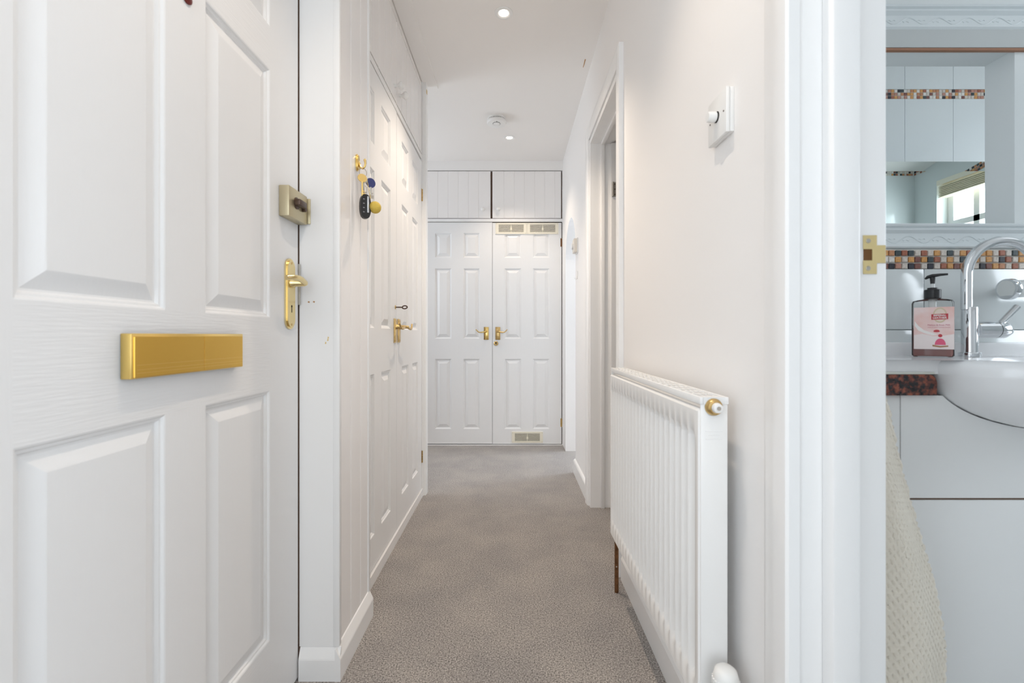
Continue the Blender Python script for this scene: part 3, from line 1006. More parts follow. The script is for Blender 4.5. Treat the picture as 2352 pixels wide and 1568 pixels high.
# smoke alarm
sa = thing('smoke_alarm', (-0.107, 3.10, H), 'round white smoke alarm on the ceiling between the two downlights', 'smoke alarm')
TCE = TC(H)
one('base', PLAST, sa, lambda b: lathe(b, [(0.060, 0), (0.062, 0.010), (0.056, 0.013)], -0.107, 3.10, TCE, 36), 40)
one('cover', PLAST, sa, lambda b: lathe(b, [(0.066, 0.021), (0.067, 0.030), (0.062, 0.039), (0.045, 0.0425), (0, 0.0435)], -0.107, 3.10, TCE, 36), 30)
for i in range(40):
    a = 2 * PI * i / 40
    one('vent_fin', PLAST, sa, lambda b: box(b, 0.053, 0.062, -0.0013, 0.0013, 0.012, 0.023, lambda p, q, r: (-0.107 + p * math.cos(a) - q * math.sin(a), 3.10 + p * math.sin(a) + q * math.cos(a), H - r)))
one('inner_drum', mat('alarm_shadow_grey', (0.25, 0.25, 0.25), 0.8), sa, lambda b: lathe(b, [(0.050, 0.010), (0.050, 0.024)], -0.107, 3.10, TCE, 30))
one('test_button', PLAST, sa, lambda b: lathe(b, [(0.0235, 0.042), (0.0235, 0.0455), (0.021, 0.0468), (0, 0.047)], -0.107, 3.085, TCE, 28), 40)
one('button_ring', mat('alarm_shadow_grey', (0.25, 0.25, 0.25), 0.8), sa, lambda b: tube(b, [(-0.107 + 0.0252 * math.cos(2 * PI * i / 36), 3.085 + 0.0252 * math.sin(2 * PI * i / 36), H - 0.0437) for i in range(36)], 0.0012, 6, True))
one('indicator', DARKG, sa, lambda b: lathe(b, [(0.003, 0.043), (0.003, 0.0442)], -0.105, 3.052, TCE, 8))

LAMP = mat('lamp_glow', (1, 0.95, 0.88), 0.5, emit=((1.0, 0.90, 0.78), 7.0))


def downlight(x, y, label, power):
    t = thing('downlight', (x, y, H), label, 'ceiling light', 'recessed hallway downlights')
    one('bezel', PLAST, t, lambda b: lathe(b, [(0.042, 0), (0.042, 0.002), (0.039, 0.004), (0.028, 0.0040), (0.0235, 0.0004)], x, y, TCE, 36), 40)
    one('lamp', LAMP, t, lambda b: lathe(b, [(0.0222, 0.0006), (0.021, 0.0016), (0, 0.0022)], x, y, TCE, 28), 40)
    d = bpy.data.lights.new('downlight_lamp', 'SPOT')
    d.energy = power
    d.color = (1.0, 0.84, 0.68)
    d.spot_size = math.radians(105)
    d.spot_blend = 0.7
    d.shadow_soft_size = 0.010
    o = bpy.data.objects.new('downlight_lamp', d)
    o.location = (x, y, H - 0.014)
    C.objects.link(o)
    o.parent = t
    o.matrix_parent_inverse = Matrix.Translation(-t.location)


downlight(-0.040, 2.087, 'larger-looking lit downlight nearest the viewer in the ceiling', 23)
downlight(-0.045, 0.772, 'added unseen downlight overhead beside the bathroom doorway', 10)  # added out of view to light the near end of the hall
downlight(-0.023, 3.402, 'smaller-looking lit downlight beyond the smoke alarm', 10)

# ------------------------------------------------------------------ key hook and keys
KY, KZ = 1.393, 1.452
kh = thing('key_hook', (-0.475, KY, KZ - 0.03), 'small brass hook on an oval plate screwed to the grooved boarding', 'hook')
ov = [(KY + 0.0125 * math.cos(a), KZ + 0.026 * math.sin(a)) for a in [2 * PI * i / 28 for i in range(28)]]
ov2 = [(KY + 0.0095 * math.cos(a), KZ + 0.022 * math.sin(a)) for a in [2 * PI * i / 28 for i in range(28)]]
one('back_plate', BRASS, kh, lambda b: [prism(b, ov, 0, 0.004, T_TG), prism(b, ov2, 0.004, 0.0075, T_TG)])
hz = KZ - 0.014
one('prong', BRASS, kh, lambda b: tube(b, [T_TG(KY, KZ + 0.004, 0.005), T_TG(KY, KZ - 0.004, 0.009), T_TG(KY, hz - 0.002, 0.013), T_TG(KY, hz - 0.004, 0.019), T_TG(KY, hz + 0.002, 0.025), T_TG(KY, hz + 0.012, 0.027), T_TG(KY, hz + 0.021, 0.0255)], [0.0035, 0.0035, 0.0033, 0.003, 0.003, 0.0032, 0.0038], 10), 60)
one('prong_tip', BRASS, kh, lambda b: lathe(b, [(0, -0.0042), (0.003, -0.003), (0.0042, 0), (0.003, 0.003), (0, 0.0042)], KY, hz + 0.022, lambda u, v, w_: T_TG(u, v, w_ + 0.0255), 12), 60)

kb = thing('bunch_of_keys', (-0.455, KY, KZ - 0.14), 'bunch of brass keys with black car key and yellow ball hanging on the hook', 'keys')
kx = -0.475 + 0.019
rc = hz - 0.016
one('key_ring', STEEL, kb, lambda b: tube(b, [(kx, KY + 0.0115 * math.cos(a), rc + 0.0135 * math.sin(a)) for a in [2 * PI * i / 28 for i in range(28)]], 0.0011, 6, True), 60)


def key(parent, m, x, y, ztop, head_w, head_h, length, m2, label):
    k = one('key', m, parent, lambda b: prism(b, [(y + head_w * math.cos(a), ztop - head_h + head_h * math.sin(a)) for a in [2 * PI * i / 20 for i in range(20)]], -0.0015, 0.0015, TL(x)), None, label)
    zt = ztop - 2 * head_h + 0.002

    def blade(b):
        tube(b, [(x, y, zt), (x, y, zt - length)], 0.0028, 8)
        box(b, y, y + 0.009, zt - length, zt - length + 0.010, -0.001, 0.001, TL(x))
        box(b, y, y + 0.007, zt - length + 0.013, zt - length + 0.017, -0.001, 0.001, TL(x))
    one('key_blade', m2, k, blade)


key(kb, BRASS, kx + 0.004, KY - 0.004, rc - 0.006, 0.0145, 0.0125, 0.044, BRASS, 'brass mortice key')
key(kb, BLUEK, kx - 0.004, KY + 0.026, rc - 0.010, 0.0150, 0.0150, 0.034, STEEL, 'key with a dark blue head')
key(kb, STEEL, kx, KY + 0.003, rc - 0.012, 0.010, 0.010, 0.044, STEEL, 'plain steel key')
one('chain', PBRASS, kb, lambda b: [tube(b, [(kx + (0.0022 * math.cos(a) if j % 2 else 0), KY + 0.012 + 0.0013 * j + (0 if j % 2 else 0.0022 * math.cos(a)), rc - 0.020 - 0.0058 * j + 0.0038 * math.sin(a)) for a in [2 * PI * i / 10 for i in range(10)]], 0.0007, 5, True) for j in range(10)])
# car key fob
fz1, fz0, fy = rc - 0.066, rc - 0.140, KY + 0.006
fo = [(fy + 0.0165 * math.copysign(abs(math.cos(a)) ** 0.75, math.cos(a)), (fz0 + fz1) / 2 + (fz1 - fz0) / 2 * math.copysign(abs(math.sin(a)) ** 0.85, math.sin(a))) for a in [2 * PI * i / 32 for i in range(32)]]


def fob(b):
    prism(b, fo, -0.006, 0.006, TL(kx + 0.002))
    bmesh.ops.bevel(b, geom=[e for e in b.edges if len(e.link_faces) == 2 and e.calc_face_angle(0) > 1.0], offset=0.002, segments=2, affect='EDGES')


fb = one('car_key', BLACK, kb, fob, 40, 'black car key with chrome edge')
one('chrome_strip', CHROME, fb, lambda b: box(b, fy + 0.003, fy + 0.009, fz0 + 0.018, fz1 - 0.006, 0.0055, 0.0086, TL(kx + 0.002), 0.001), 40)
for i in range(4):
    zz = fz1 - 0.016 - i * 0.013
    one('button', mat('grey_print', (0.3, 0.3, 0.32), 0.5), fb, lambda b: box(b, fy - 0.009, fy - 0.004, zz - 0.0012, zz + 0.0012, 0.0055, 0.0066, TL(kx + 0.002)))
one('fob_loop', STEEL, kb, lambda b: tube(b, [(kx + 0.002, KY + 0.0065 + 0.005 * math.cos(a), fz1 + 0.012 + 0.014 * math.sin(a)) for a in [2 * PI * i / 16 for i in range(16)]], 0.001, 6, True), 60)
one('yellow_ball', YELL, kb, lambda b: bmesh.ops.create_uvsphere(b, u_segments=24, v_segments=16, radius=0.0185, matrix=Matrix.Translation((kx + 0.006, KY + 0.036, rc - 0.101))), 60, 'small yellow textured ball')

kb.rotation_euler.z = -0.87

# ------------------------------------------------------------------ bathroom
Y1, YB = 1.15, 1.2245      # faces of the half wall
BX = lambda p, y=Y1: (p - 1177) * y / 1050
BZ = lambda q, y=Y1: CAMZ + (770 - q) * y / 1050
T_B = TE(Y1)
OX1 = 1.2653
OZ0, OZ1 = 1.2046, 1.6460
OX0 = 0.80
bm = B()
box(bm, 0.545, 3.126, Y1 + 0.002, YB, 0, OZ0 - 0.002)
box(bm, 0.545, 3.126, Y1 + 0.002, YB, OZ1, H)
box(bm, 0.545, OX0, Y1 + 0.002, YB, OZ0 - 0.002, OZ1)
box(bm, OX1, 3.126, Y1 + 0.002, YB, OZ0 - 0.002, OZ1)
wall_b = struct('wall_basin', bm, TILEW, 'white tiled bathroom wall behind the basin with an opening above', 'wall')
# tiles below the mosaic
zt = BZ(617.5)
xe = [0.548, BX(2118), BX(2350), BX(2582), BX(2814), BX(3046), BX(3278), BX(3510), BX(3742), BX(3950)]
xe = [0.548 - 0.0] + xe[1:]
for r0, r1 in ((zt - 0.152, zt - 0.001), (zt - 0.305, zt - 0.154)):
    for a, b in zip(xe, xe[1:]):
        bx('tile', TILEW, wall_b, a + 0.001, b - 0.001, r0, r1, -0.002, 0.006, T_B, 0.0015)
# mosaic band
CHIP = {'r': (0.30, 0.10, 0.055), 'm': (0.17, 0.065, 0.05), 'o': (0.52, 0.26, 0.08), 't': (0.42, 0.19, 0.09), 'b': (0.52, 0.47, 0.42), 'w': (0.62, 0.59, 0.55), 'd': (0.035, 0.05, 0.055), 'k': (0.02, 0.02, 0.03), 'p': (0.40, 0.20, 0.15)}
CM = {k: mat('mosaic_' + n, CHIP[k], 0.3, var=(240, tuple(min(1, c * 1.35 + 0.01) for c in CHIP[k]))) for k, n in
      zip('rmotbwdkp', ('rust', 'maroon', 'ochre', 'terracotta', 'beige', 'stone', 'slate', 'black', 'rose'))}
rows_ = ['rrbdotdrkbrbotbrbdobrdokb'[0:], 'kkoppwobommodrbobdtobokrb'[0:], 'otbmkpbkmbkbromobtobkmotb'[0:]]
rows_ = ['brbdotdrdbrbobdborboobrbdo', 'okoppwobomodrbobdtobobkrbo'.replace('pp', 'pw', 1), 'rotbmkpbkmbkbromtobkmotbrb']
bx('grout_bed', GROUT, wall_b, 0.548, 2.0, BZ(617.5), BZ(573), -0.002, 0.003, T_B)
pit = 0.01625
chip_me = {}
for r, row in enumerate(rows_):
    zc = BZ(574.5) - pit * (r + 0.5)
    for i in range(95):
        ch = row[i % len(row)] if i < len(row) else random.choice('rmotbwdkp')
        xc = BX(2058.5) + pit * (i - 6)
        if xc < 0.56 or xc > 1.99:
            continue
        if ch not in chip_me:
            bm = B()
            box(bm, -0.0069, 0.0069, -0.0045, 0.0005, -0.0068, 0.0068, ID, 0.0012, 1)
            me = bpy.data.meshes.new('mosaic_chip')
            bm.to_mesh(me)
            bm.free()
            me.materials.append(CM[ch])
            chip_me[ch] = me
        o = bpy.data.objects.new('mosaic_tile', chip_me[ch])
        C.objects.link(o)
        o.location = (xc + random.uniform(-0.0004, 0.0004), Y1 - 0.003, zc + random.uniform(-0.0003, 0.0003))
        o.rotation_euler = (0, random.uniform(-0.03, 0.03), 0)
        o.parent = wall_b
        o.matrix_parent_inverse = Matrix.Translation(-wall_b.location)


def border(z0_, z1_, nm):
    hgt = z1_ - z0_
    prof = [(-0.02, 0), (0.004, 0), (0.008, 0.004), (0.007, 0.010), (0.004, 0.012), (0.003, hgt * 0.62), (0.006, hgt * 0.66), (0.011, hgt * 0.74), (0.012, hgt * 0.80), (0.009, hgt * 0.84), (0.014, hgt * 0.90), (0.015, hgt * 0.97), (0.013, hgt), (-0.02, hgt)]
    bm = B()
    sweep(bm, prof, [lambda p, q: T_B(0.548, z0_ + q, p), lambda p, q: T_B(3.12, z0_ + q, p)])
    o = obj(nm, bm, mat('border_tile_glaze', (0.68, 0.73, 0.745), 0.2), wall_b, 30, 'white moulded border tiles with a wavy vine relief')
    bm = B()
    zc = z0_ + hgt * 0.36
    tube(bm, [T_B(0.60 + i * 0.004, zc + 0.0085 * math.sin((0.60 + i * 0.004) * 2 * PI / 0.075), 0.0036) for i in range(625)], 0.0011, 6)
    for j in range(66):
        xx = 0.612 + j * 0.0375
        for s in (-1, 1):
            tube(bm, [T_B(xx, zc, 0.0034), T_B(xx + 0.006 * s, zc + 0.003 * (1 if j % 2 else -1), 0.004), T_B(xx + 0.010 * s, zc + 0.001, 0.0034)], 0.0010, 5)
    obj('vine_relief', bm, mat('border_tile_glaze', (0.68, 0.73, 0.745), 0.2), o, 60)
    return o


border(BZ(571), OZ0, 'border_tile')
border(BZ(70), BZ(18), 'border_tile')
bx('sill_cap', TILEW, wall_b, OX0, OX1, Y1 + 0.0, YB, OZ0 - 0.006, OZ0 - 0.0005)
bx('plain_strip', mat('grey_tile_glaze', (0.50, 0.53, 0.53), 0.3), wall_b, 0.548, 3.12, BZ(113) + 0.002, BZ(70), -0.002, 0.004, T_B)
bx('bronze_trim', mat('bronze_edge', (0.36, 0.19, 0.12), 0.35, 0.4), wall_b, 0.548, 3.12, BZ(119), BZ(113), -0.004, 0.006, T_B, 0.001, 'brown metal edging above the opening')
# far shower wall with tiles, mosaic and mirror
Y2 = 2.4
T_S = TE(Y2)
bm = B()
box(bm, 1.18, 3.24, Y2 + 0.003, Y2 + 0.10, 0, H)
wall_s = struct('wall_shower', bm, GROUT, 'far white tiled shower wall seen through the opening', 'wall')
SXj = [1.27 + 0.0] + [BX(2077, Y2) + 0.2537 * k for k in range(-3, 5)]
SXj = sorted(x for x in SXj if 1.26 < x < 3.13) + [3.126]
mz1, mz0 = BZ(206, Y2), BZ(228, Y2)
for a, b in zip(SXj, SXj[1:]):
    for c, d in ((mz1, H), (mz0 - 0.33, mz0), (mz0 - 0.66, mz0 - 0.33), (mz0 - 0.99, mz0 - 0.66), (0.78, mz0 - 0.99)):
        bx('tile', TILEW, wall_s, a + 0.0009, b - 0.0009, c + 0.0009, d - 0.0009, -0.003, 0.004, T_S)


def mosaic_strip(parent, T, u0, u1, v0, v1):
    bm = B()
    box(bm, u0, u1, v0, v1, -0.003, 0.002, T)
    obj('grout_bed', bm, GROUT, parent)
    p = (v1 - v0) / 3
    n_ = int((u1 - u0) / p)
    by = {}
    for i in range(n_):
        for r in range(3):
            by.setdefault(random.choices('rmotbwdkp', (2, 1, 3, 3, 5, 5, 2, 2, 3))[0], []).append((u0 + (i + 0.5) * p, v0 + (r + 0.5) * p))
    bm = B()
    keys_ = sorted(by)
    for mi, k in enumerate(keys_):
        for a, c in by[k]:
            f = box(bm, a - p * 0.42, a + p * 0.42, c - p * 0.42, c + p * 0.42, 0.001, 0.004, T)
            for q in f:
                q.material_index = mi
    o = obj('mosaic_tiles', bm, CM[keys_[0]], parent)
    for k in keys_[1:]:
        o.data.materials.append(CM[k])
    o['kind'] = 'stuff'


mosaic_strip(wall_s, T_S, 1.7, 3.12, mz0, mz1)
# mirror on the shower wall
mr = thing('wall_mirror', (2.2, Y2 - 0.004, 1.0), 'frameless cut-edge mirror on the far tiled wall reflecting a bright window', 'mirror')
mu0, mu1, mv0, mv1 = 1.62, 2.80, 0.98, BZ(372, Y2)
bw = 0.052
bx('glass', MIRR, mr, mu0 + bw, mu1 - bw, mv0 + bw, mv1 - bw, 0.005, 0.011, T_S)
bm = B()
o4 = [bm.verts.new(T_S(a, c, 0.0055)) for a, c in ((mu0, mv0), (mu1, mv0), (mu1, mv1), (mu0, mv1))]
i4 = [bm.verts.new(T_S(a, c, 0.011)) for a, c in ((mu0 + bw, mv0 + bw), (mu1 - bw, mv0 + bw), (mu1 - bw, mv1 - bw), (mu0 + bw, mv1 - bw))]
for k in range(4):
    bm.faces.new((o4[k], o4[(k + 1) % 4], i4[(k + 1) % 4], i4[k]))
obj('cut_edge', bm, MIRR, mr)
bx('backing', GROUT, mr, mu0 + 0.001, mu1 - 0.001, mv0 + 0.001, mv1 - 0.001, 0.004, 0.0052, T_S)
# side wall with the shower window, and the added bathroom window
XW = 3.126
T_W = TR(XW)
bm = B()
wy0, wy1, wz0, wz1 = 1.41, 2.19, 1.18, 2.06
by0, by1, bz0, bz1 = -0.20, 0.90, 1.05, 2.05
for a, b, c, d in ((-1.2, by0, 0, H), (by0, by1, 0, bz0), (by0, by1, bz1, H), (by1, wy0, 0, H), (wy0, wy1, 0, wz0), (wy0, wy1, wz1, H), (wy1, Y2, 0, H)):
    box(bm, XW, XW + 0.16, a, b, c, d)
wall_w = struct('wall_window', bm, TILEW, 'white tiled outer wall with the shower window and an added bathroom window', 'wall')
mosaic_strip(wall_w, T_W, YB, Y2, mz0, mz1)
mosaic_strip(wall_b, TB(YB), 1.3, 3.12, mz0, mz1)
w2 = window('window_2', TR(XW + 0.06), wy0, wy1, wz0, wz1, 'white framed shower window seen reflected in the mirror', [('h', 1.74), ('v', 1.62)])
bl = thing('window_blind', (XW - 0.02, 1.8, 1.93), 'cream blind drawn up at the top of the shower window', 'blind')
bx('headrail', CREAM, bl, wy0 + 0.02, wy1 - 0.02, 2.02, 2.055, -0.05, 0.02, T_W)
for i in range(7):
    bx('slat', mat('blind_slat', (0.75, 0.68, 0.50), 0.5), bl, wy0 + 0.03, wy1 - 0.03, 1.93 + i * 0.012, 1.938 + i * 0.012, -0.045, 0.015, T_W)
window('added_window_3', TR(XW + 0.06), by0, by1, bz0, bz1, 'added white framed bathroom window out of sight beside the doorway')  # second window added to light the near bathroom
bm = B()
box(bm, 0.545, 3.24, -1.30, -1.2, 0, H)
struct('wall_bathroom_back', bm, WALL, 'white bathroom wall opposite the basin', 'wall')

# vanity unit, worktop, basin
YV = 0.965
T_V = TE(YV)
VX = lambda p, y=YV: (p - 1177) * y / 1050
vz = BZ(1146, YV)
vn = thing('vanity_unit', (1.05, 1.06, 0), 'white vanity unit with flat panels below the basin', 'vanity unit')
bx('body', UNDER, vn, 0.575, 1.62, YV + 0.004, Y1 - 0.008, 0.06, 0.700)
bx('side_panel', VANI, vn, 0.575, 0.592, YV + 0.004, Y1 - 0.008, 0.0, 0.799)
bx('filler_panel', VANI, vn, 0.592, VX(2067), 0.02, 0.7995, -0.016, 0.0, T_V, 0.0012)
# the panel under the bowl is cut out to the bowl's outline
cut = [(1.16 + 0.2725 * math.cos(a), 0.8450 + 0.1202 * math.sin(a)) for a in [PI + PI * i / 40 for i in range(41)]]
cut = [(u, min(v, 0.7995)) for u, v in cut if v <= 0.803]
bm = B()
prism(bm, [(VX(2069.5), 0.7995), (VX(2069.5), vz + 0.0025), (1.62, vz + 0.0025), (1.62, 0.7995)] + cut[::-1], -0.016, 0.0, T_V)
obj('top_panel', bm, VANI, vn)
bx('door', VANI, vn, VX(2069.5), 1.30, 0.03, vz - 0.0025, -0.016, 0.0, T_V, 0.0012)
bx('door', VANI, vn, 1.304, 1.62, 0.03, vz - 0.0025, -0.016, 0.0, T_V, 0.0012)
bx('plinth', VANI, vn, 0.60, 1.6, YV + 0.03, YV + 0.045, 0, 0.06)
# granite worktop, front edge with a rounded end towards the bowl
bm = B()
gx1 = 0.885
pts = [(0.570, 0.801), (gx1, 0.801), (gx1 + 0.0005, 0.825)]
pts += [(gx1 - 0.018 + 0.018 * math.cos(a), 0.8265 + 0.018 * math.sin(a)) for a in [PI / 2 * i / 6 for i in range(1, 7)]]
pts += [(0.570, 0.8445)]
prism(bm, pts, -0.18, 0.012, TE(YV))
wk = tag(obj('worktop', bm, GRANITE), 'red and black speckled granite worktop beside the basin', 'worktop')

# basin
bs = thing('basin', (1.16, 1.0, 0.80), 'white ceramic semi-recessed basin with a flat tap ledge', 'basin')
bcx, bcy, brx, bry = 1.16, 0.955, 0.27, 0.205
zr = 0.877
bm = B()
NN = 120
dx0, dx1, dy0, dy1 = 0.600, 1.60, 0.957, 1.142
ix, iy, irx, iry = 1.16, 0.915, 0.205, 0.125


def r_out(th):
    c, s = math.cos(th), math.sin(th)
    # distance from (bcx,bcy+.03) to the union of the deck rectangle and the bowl ellipse
    oy = bcy + 0.03
    best = 0
    tx = (dx1 - bcx) / c if c > 1e-9 else ((dx0 - bcx) / c if c < -1e-9 else 9)
    ty = (dy1 - oy) / s if s > 1e-9 else ((dy0 - oy) / s if s < -1e-9 else 9)
    best = min(tx, ty)
    A = (c / brx) ** 2 + (s / bry) ** 2
    Bq = 2 * (0.03 * s) / bry ** 2
    Cq = (0.03 / bry) ** 2 - 1
    t = (-Bq + math.sqrt(Bq * Bq - 4 * A * Cq)) / (2 * A)
    return max(best, t)


angs = []
for i in range(NN):
    angs.append(2 * PI * i / NN)
oy = bcy + 0.03
corners = [math.atan2(dy1 - oy, dx1 - bcx), math.atan2(dy1 - oy, dx0 - bcx), math.atan2(dy0 - oy, dx0 - bcx) % (2 * PI), math.atan2(dy0 - oy, dx1 - bcx) % (2 * PI)]
angs = sorted(set(angs + corners + [c + 0.0012 for c in corners] + [c - 0.0012 for c in corners]))
outer = [(bcx + r_out(a) * math.cos(a), oy + r_out(a) * math.sin(a)) for a in angs]


def shrink(p, d):
    vx_, vy_ = p[0] - bcx, p[1] - oy
    l = math.hypot(vx_, vy_)
    return (bcx + vx_ * (l - d) / l, oy + vy_ * (l - d) / l)


layers = []
for d_, dz_ in ((0.0006, -0.0320), (0.0, -0.026), (0.0, -0.019), (0.0010, -0.013), (0.0035, -0.008), (0.008, -0.004), (0.014, -0.0012), (0.022, 0.0)):
    layers.append([(x, y, zr + dz_) for x, y in [shrink(p, d_) for p in outer]])
for k, dz in ((1.0, -0.0015), (0.97, -0.008), (0.90, -0.045), (0.75, -0.085), (0.5, -0.10), (0.15, -0.105)):
    layers.append([(ix + irx * k * math.cos(a), iy + iry * k * math.sin(a), zr + dz) for a in angs])
vr = [[bm.verts.new(p) for p in L_] for L_ in layers]
M = len(angs)
for a, b in zip(vr, vr[1:]):
    for i in range(M):
        bm.faces.new((a[i], a[(i + 1) % M], b[(i + 1) % M], b[i]))
bm.faces.new(vr[-1])
# outer hull
hl = []
for k in range(0, 9):
    f = k / 8.0
    c_, s_ = math.cos(f * PI / 2 * 0.97), math.sin(f * PI / 2 * 0.97)
    hl.append([bm.verts.new((bcx + (brx - 0.0006) * c_ * math.cos(t), bcy + (bry - 0.0006) * c_ * math.sin(t), zr - 0.0319 - 0.119 * s_)) for t in [2 * PI * i / 64 for i in range(64)]])
for a, b in zip(hl, hl[1:]):
    for i in range(64):
        bm.faces.new((a[i], a[(i + 1) % 64], b[(i + 1) % 64], b[i]))
bm.faces.new(hl[-1])
obj('bowl', bm, CERAM, bs, 35)
bx('upstand', CERAM, bs, 0.600, 1.60, 1.122, 1.143, 0.872, 0.909, bev=0.005)
bx('sealant', mat('white_sealant', (0.72, 0.74, 0.68), 0.5), bs, 0.600, 0.880, 0.9515, 0.9560, 0.8449, 0.850, bev=0.0015)
one('waste', CHROME, bs, lambda b: lathe(b, [(0.03, -0.104), (0.03, -0.101), (0, -0.1005)], ix, iy, TF(zr), 20), 40)

# tap
tx, ty = 1.075, 1.075
tp = thing('basin_tap', (tx, ty, zr), 'chrome swan-neck mixer tap with side lever', 'tap')
one('base_ring', CHROME, tp, lambda b: lathe(b, [(0.0205, 0), (0.0205, 0.008), (0.019, 0.0095)], tx, ty, TF(zr), 32), 40)
one('body', CHROME, tp, lambda b: lathe(b, [(0.0150, 0.009), (0.0150, 0.1145), (0.0143, 0.1155), (0.0125, 0.1160)], tx, ty, TF(zr), 32), 40)
pts = [(tx - 0.007, ty, zr + 0.11), (tx - 0.007, ty, zr + 0.16)]
rad_ = 0.0735
zc_ = zr + 0.195
for i in range(0, 23):
    a = PI - i / 22 * PI * 0.86
    pts.append((tx - 0.007 + rad_ + rad_ * math.cos(a), ty - 0.018 * i / 22, zc_ + rad_ * math.sin(a)))
one('spout', CHROME, tp, lambda b: tube(b, pts, 0.0107, 24), 60)
e0, e1 = Vector(pts[-1]), (Vector(pts[-1]) - Vector(pts[-2])).normalized()
one('aerator', CHROME, tp, lambda b: tube(b, [e0 - e1 * 0.001, e0 + e1 * 0.004, e0 + e1 * 0.005, e0 + e1 * 0.024], [0.0109, 0.0109, 0.0125, 0.0125], 24), 40)
one('nozzle', ABRASS, tp, lambda b: tube(b, [e0 + e1 * 0.0235, e0 + e1 * 0.0255], 0.0095, 20))
lz = zr + 0.062
one('cartridge', CHROME, tp, lambda b: tube(b, [(tx + 0.010, ty, lz), (tx + 0.058, ty, lz)], 0.0195, 28), 40)
one('lever_cap', CHROME, tp, lambda b: tube(b, [(tx + 0.0595, ty, lz), (tx + 0.078, ty, lz), (tx + 0.088, ty, lz + 0.002), (tx + 0.092, ty, lz + 0.003)], [0.0195, 0.0195, 0.015, 0.008], 28), 50)
one('lever', CHROME, tp, lambda b: tube(b, [(tx + 0.070, ty, lz + 0.012), (tx + 0.110, ty - 0.002, lz + 0.055)], 0.0065, 16), 40)

# chrome wall fitting at the picture edge
wf = thing('wall_fitting', (1.28, Y1 - 0.05, 1.04), 'chrome ring fitting with white cylinder on the tiles beside the tap', 'tumbler holder')
fzz = BZ(664, 1.09)
fx = BX(2322, 1.09)
one('cup', mat('white_glazed_cup', (0.72, 0.75, 0.74), 0.12), wf, lambda b: tube(b, [(fx - 0.0126, 1.09, fzz), (fx + 0.09, 1.09, fzz + 0.004)], 0.0205, 28), 40)
one('ring', CHROME, wf, lambda b: tube(b, [(fx - 0.012, 1.09, fzz), (fx - 0.002, 1.09, fzz), (fx + 0.001, 1.09, fzz)], [0.0245, 0.0255, 0.0245], 32), 40)
one('bracket', CHROME, wf, lambda b: tube(b, [(fx + 0.03, 1.105, fzz), (fx + 0.03, Y1 - 0.005, fzz)], 0.009, 16), 40)

# soap dispenser
bxc, byc = 0.9605, 1.045
sp = thing('soap_dispenser', (bxc, byc, zr), 'clear hand wash pump bottle with pink label beside the tap', 'soap bottle')


def sup(hw, hd, z, n=40, e=0.45):
    return [(bxc + hw * math.copysign(abs(math.cos(t)) ** e, math.cos(t)), byc + hd * math.copysign(abs(math.sin(t)) ** e, math.sin(t)), z) for t in [2 * PI * i / n for i in range(n)]]


def loft(b, secs, cap=True):
    vr_ = [[b.verts.new(p) for p in s] for s in secs]
    m_ = len(secs[0])
    for a, c in zip(vr_, vr_[1:]):
        for i in range(m_):
            b.faces.new((a[i], a[(i + 1) % m_], c[(i + 1) % m_], c[i]))
    if cap:
        b.faces.new(vr_[0][::-1])
        b.faces.new(vr_[-1])


hw, hd = 0.0362, 0.0215
one('bottle', CLEARP, sp, lambda b: loft(b, [sup(hw - 0.003, hd - 0.003, zr + 0.0005), sup(hw, hd, zr + 0.004), sup(hw, hd, zr + 0.122), sup(hw - 0.002, hd - 0.002, zr + 0.1275), sup(hw - 0.010, hd - 0.005, zr + 0.130), sup(0.017, 0.0145, zr + 0.1315, e=0.8), sup(0.0135, 0.0135, zr + 0.134, e=1)]), 40, 'clear plastic bottle body')
one('liquid', mat('pink_soap', (0.34, 0.15, 0.135), 0.25), sp, lambda b: loft(b, [sup(hw - 0.004, hd - 0.004, zr + 0.002), sup(hw - 0.0025, hd - 0.0025, zr + 0.006), sup(hw - 0.0025, hd - 0.0025, zr + 0.062)]), 40, 'pink hand wash')
TBo = TE(byc - hd)
lab = one('label', mat('pink_label', (0.80, 0.50, 0.45), 0.45, var=(28, (0.86, 0.70, 0.68))), sp, lambda b: box(b, bxc - 0.0318, bxc + 0.0352, zr + 0.0180, zr + 0.1125, -0.0003, 0.0004, TBo), None, 'pink paper label')


def flat(name, m, parent, pts_, w0=0.0004, w1=0.0007):
    return one(name, m, parent, lambda b: prism(b, pts_, w0, w1, TBo))


LX0, LZ0 = bxc - 0.0318, zr + 0.0180
LU = lambda p: LX0 + (p - 150) / (830 - 150) * 0.067        # label print positions
LV = lambda q: LZ0 + (1355 - q) / (1355 - 648) * 0.0945
PALE = mat('label_cream', (0.86, 0.76, 0.74), 0.45)
sw1 = [(150, 1120), (300, 1095), (480, 1140), (640, 1130), (830, 1100), (830, 1355), (150, 1355)]
flat('cream_swirl', PALE, lab, [(LU(a), LV(b)) for a, b in sw1], 0.0003, 0.0005)
sw2 = [(165, 880), (230, 960), (330, 1035), (480, 1085), (560, 1110), (470, 1120), (330, 1085), (230, 1040), (165, 960)]
flat('cream_swirl', mat('label_white', (0.88, 0.83, 0.80), 0.45), lab, [(LU(a), LV(b)) for a, b in sw2], 0.0004, 0.0006)
oval = [(LU(595 + 118 * math.cos(a)), LV(785 + 128 * math.sin(a))) for a in [2 * PI * i / 28 for i in range(28)]]
flat('crest', mat('crest_gold', (0.62, 0.50, 0.34), 0.4), lab, oval, 0.0005, 0.0007)
oval2 = [(LU(595 + 95 * math.cos(a)), LV(785 + 105 * math.sin(a))) for a in [2 * PI * i / 28 for i in range(28)]]
flat('crest_centre', mat('crest_cream', (0.78, 0.64, 0.55), 0.4), lab, oval2, 0.0006, 0.0008)
RED = mat('label_red', (0.50, 0.025, 0.035), 0.4)
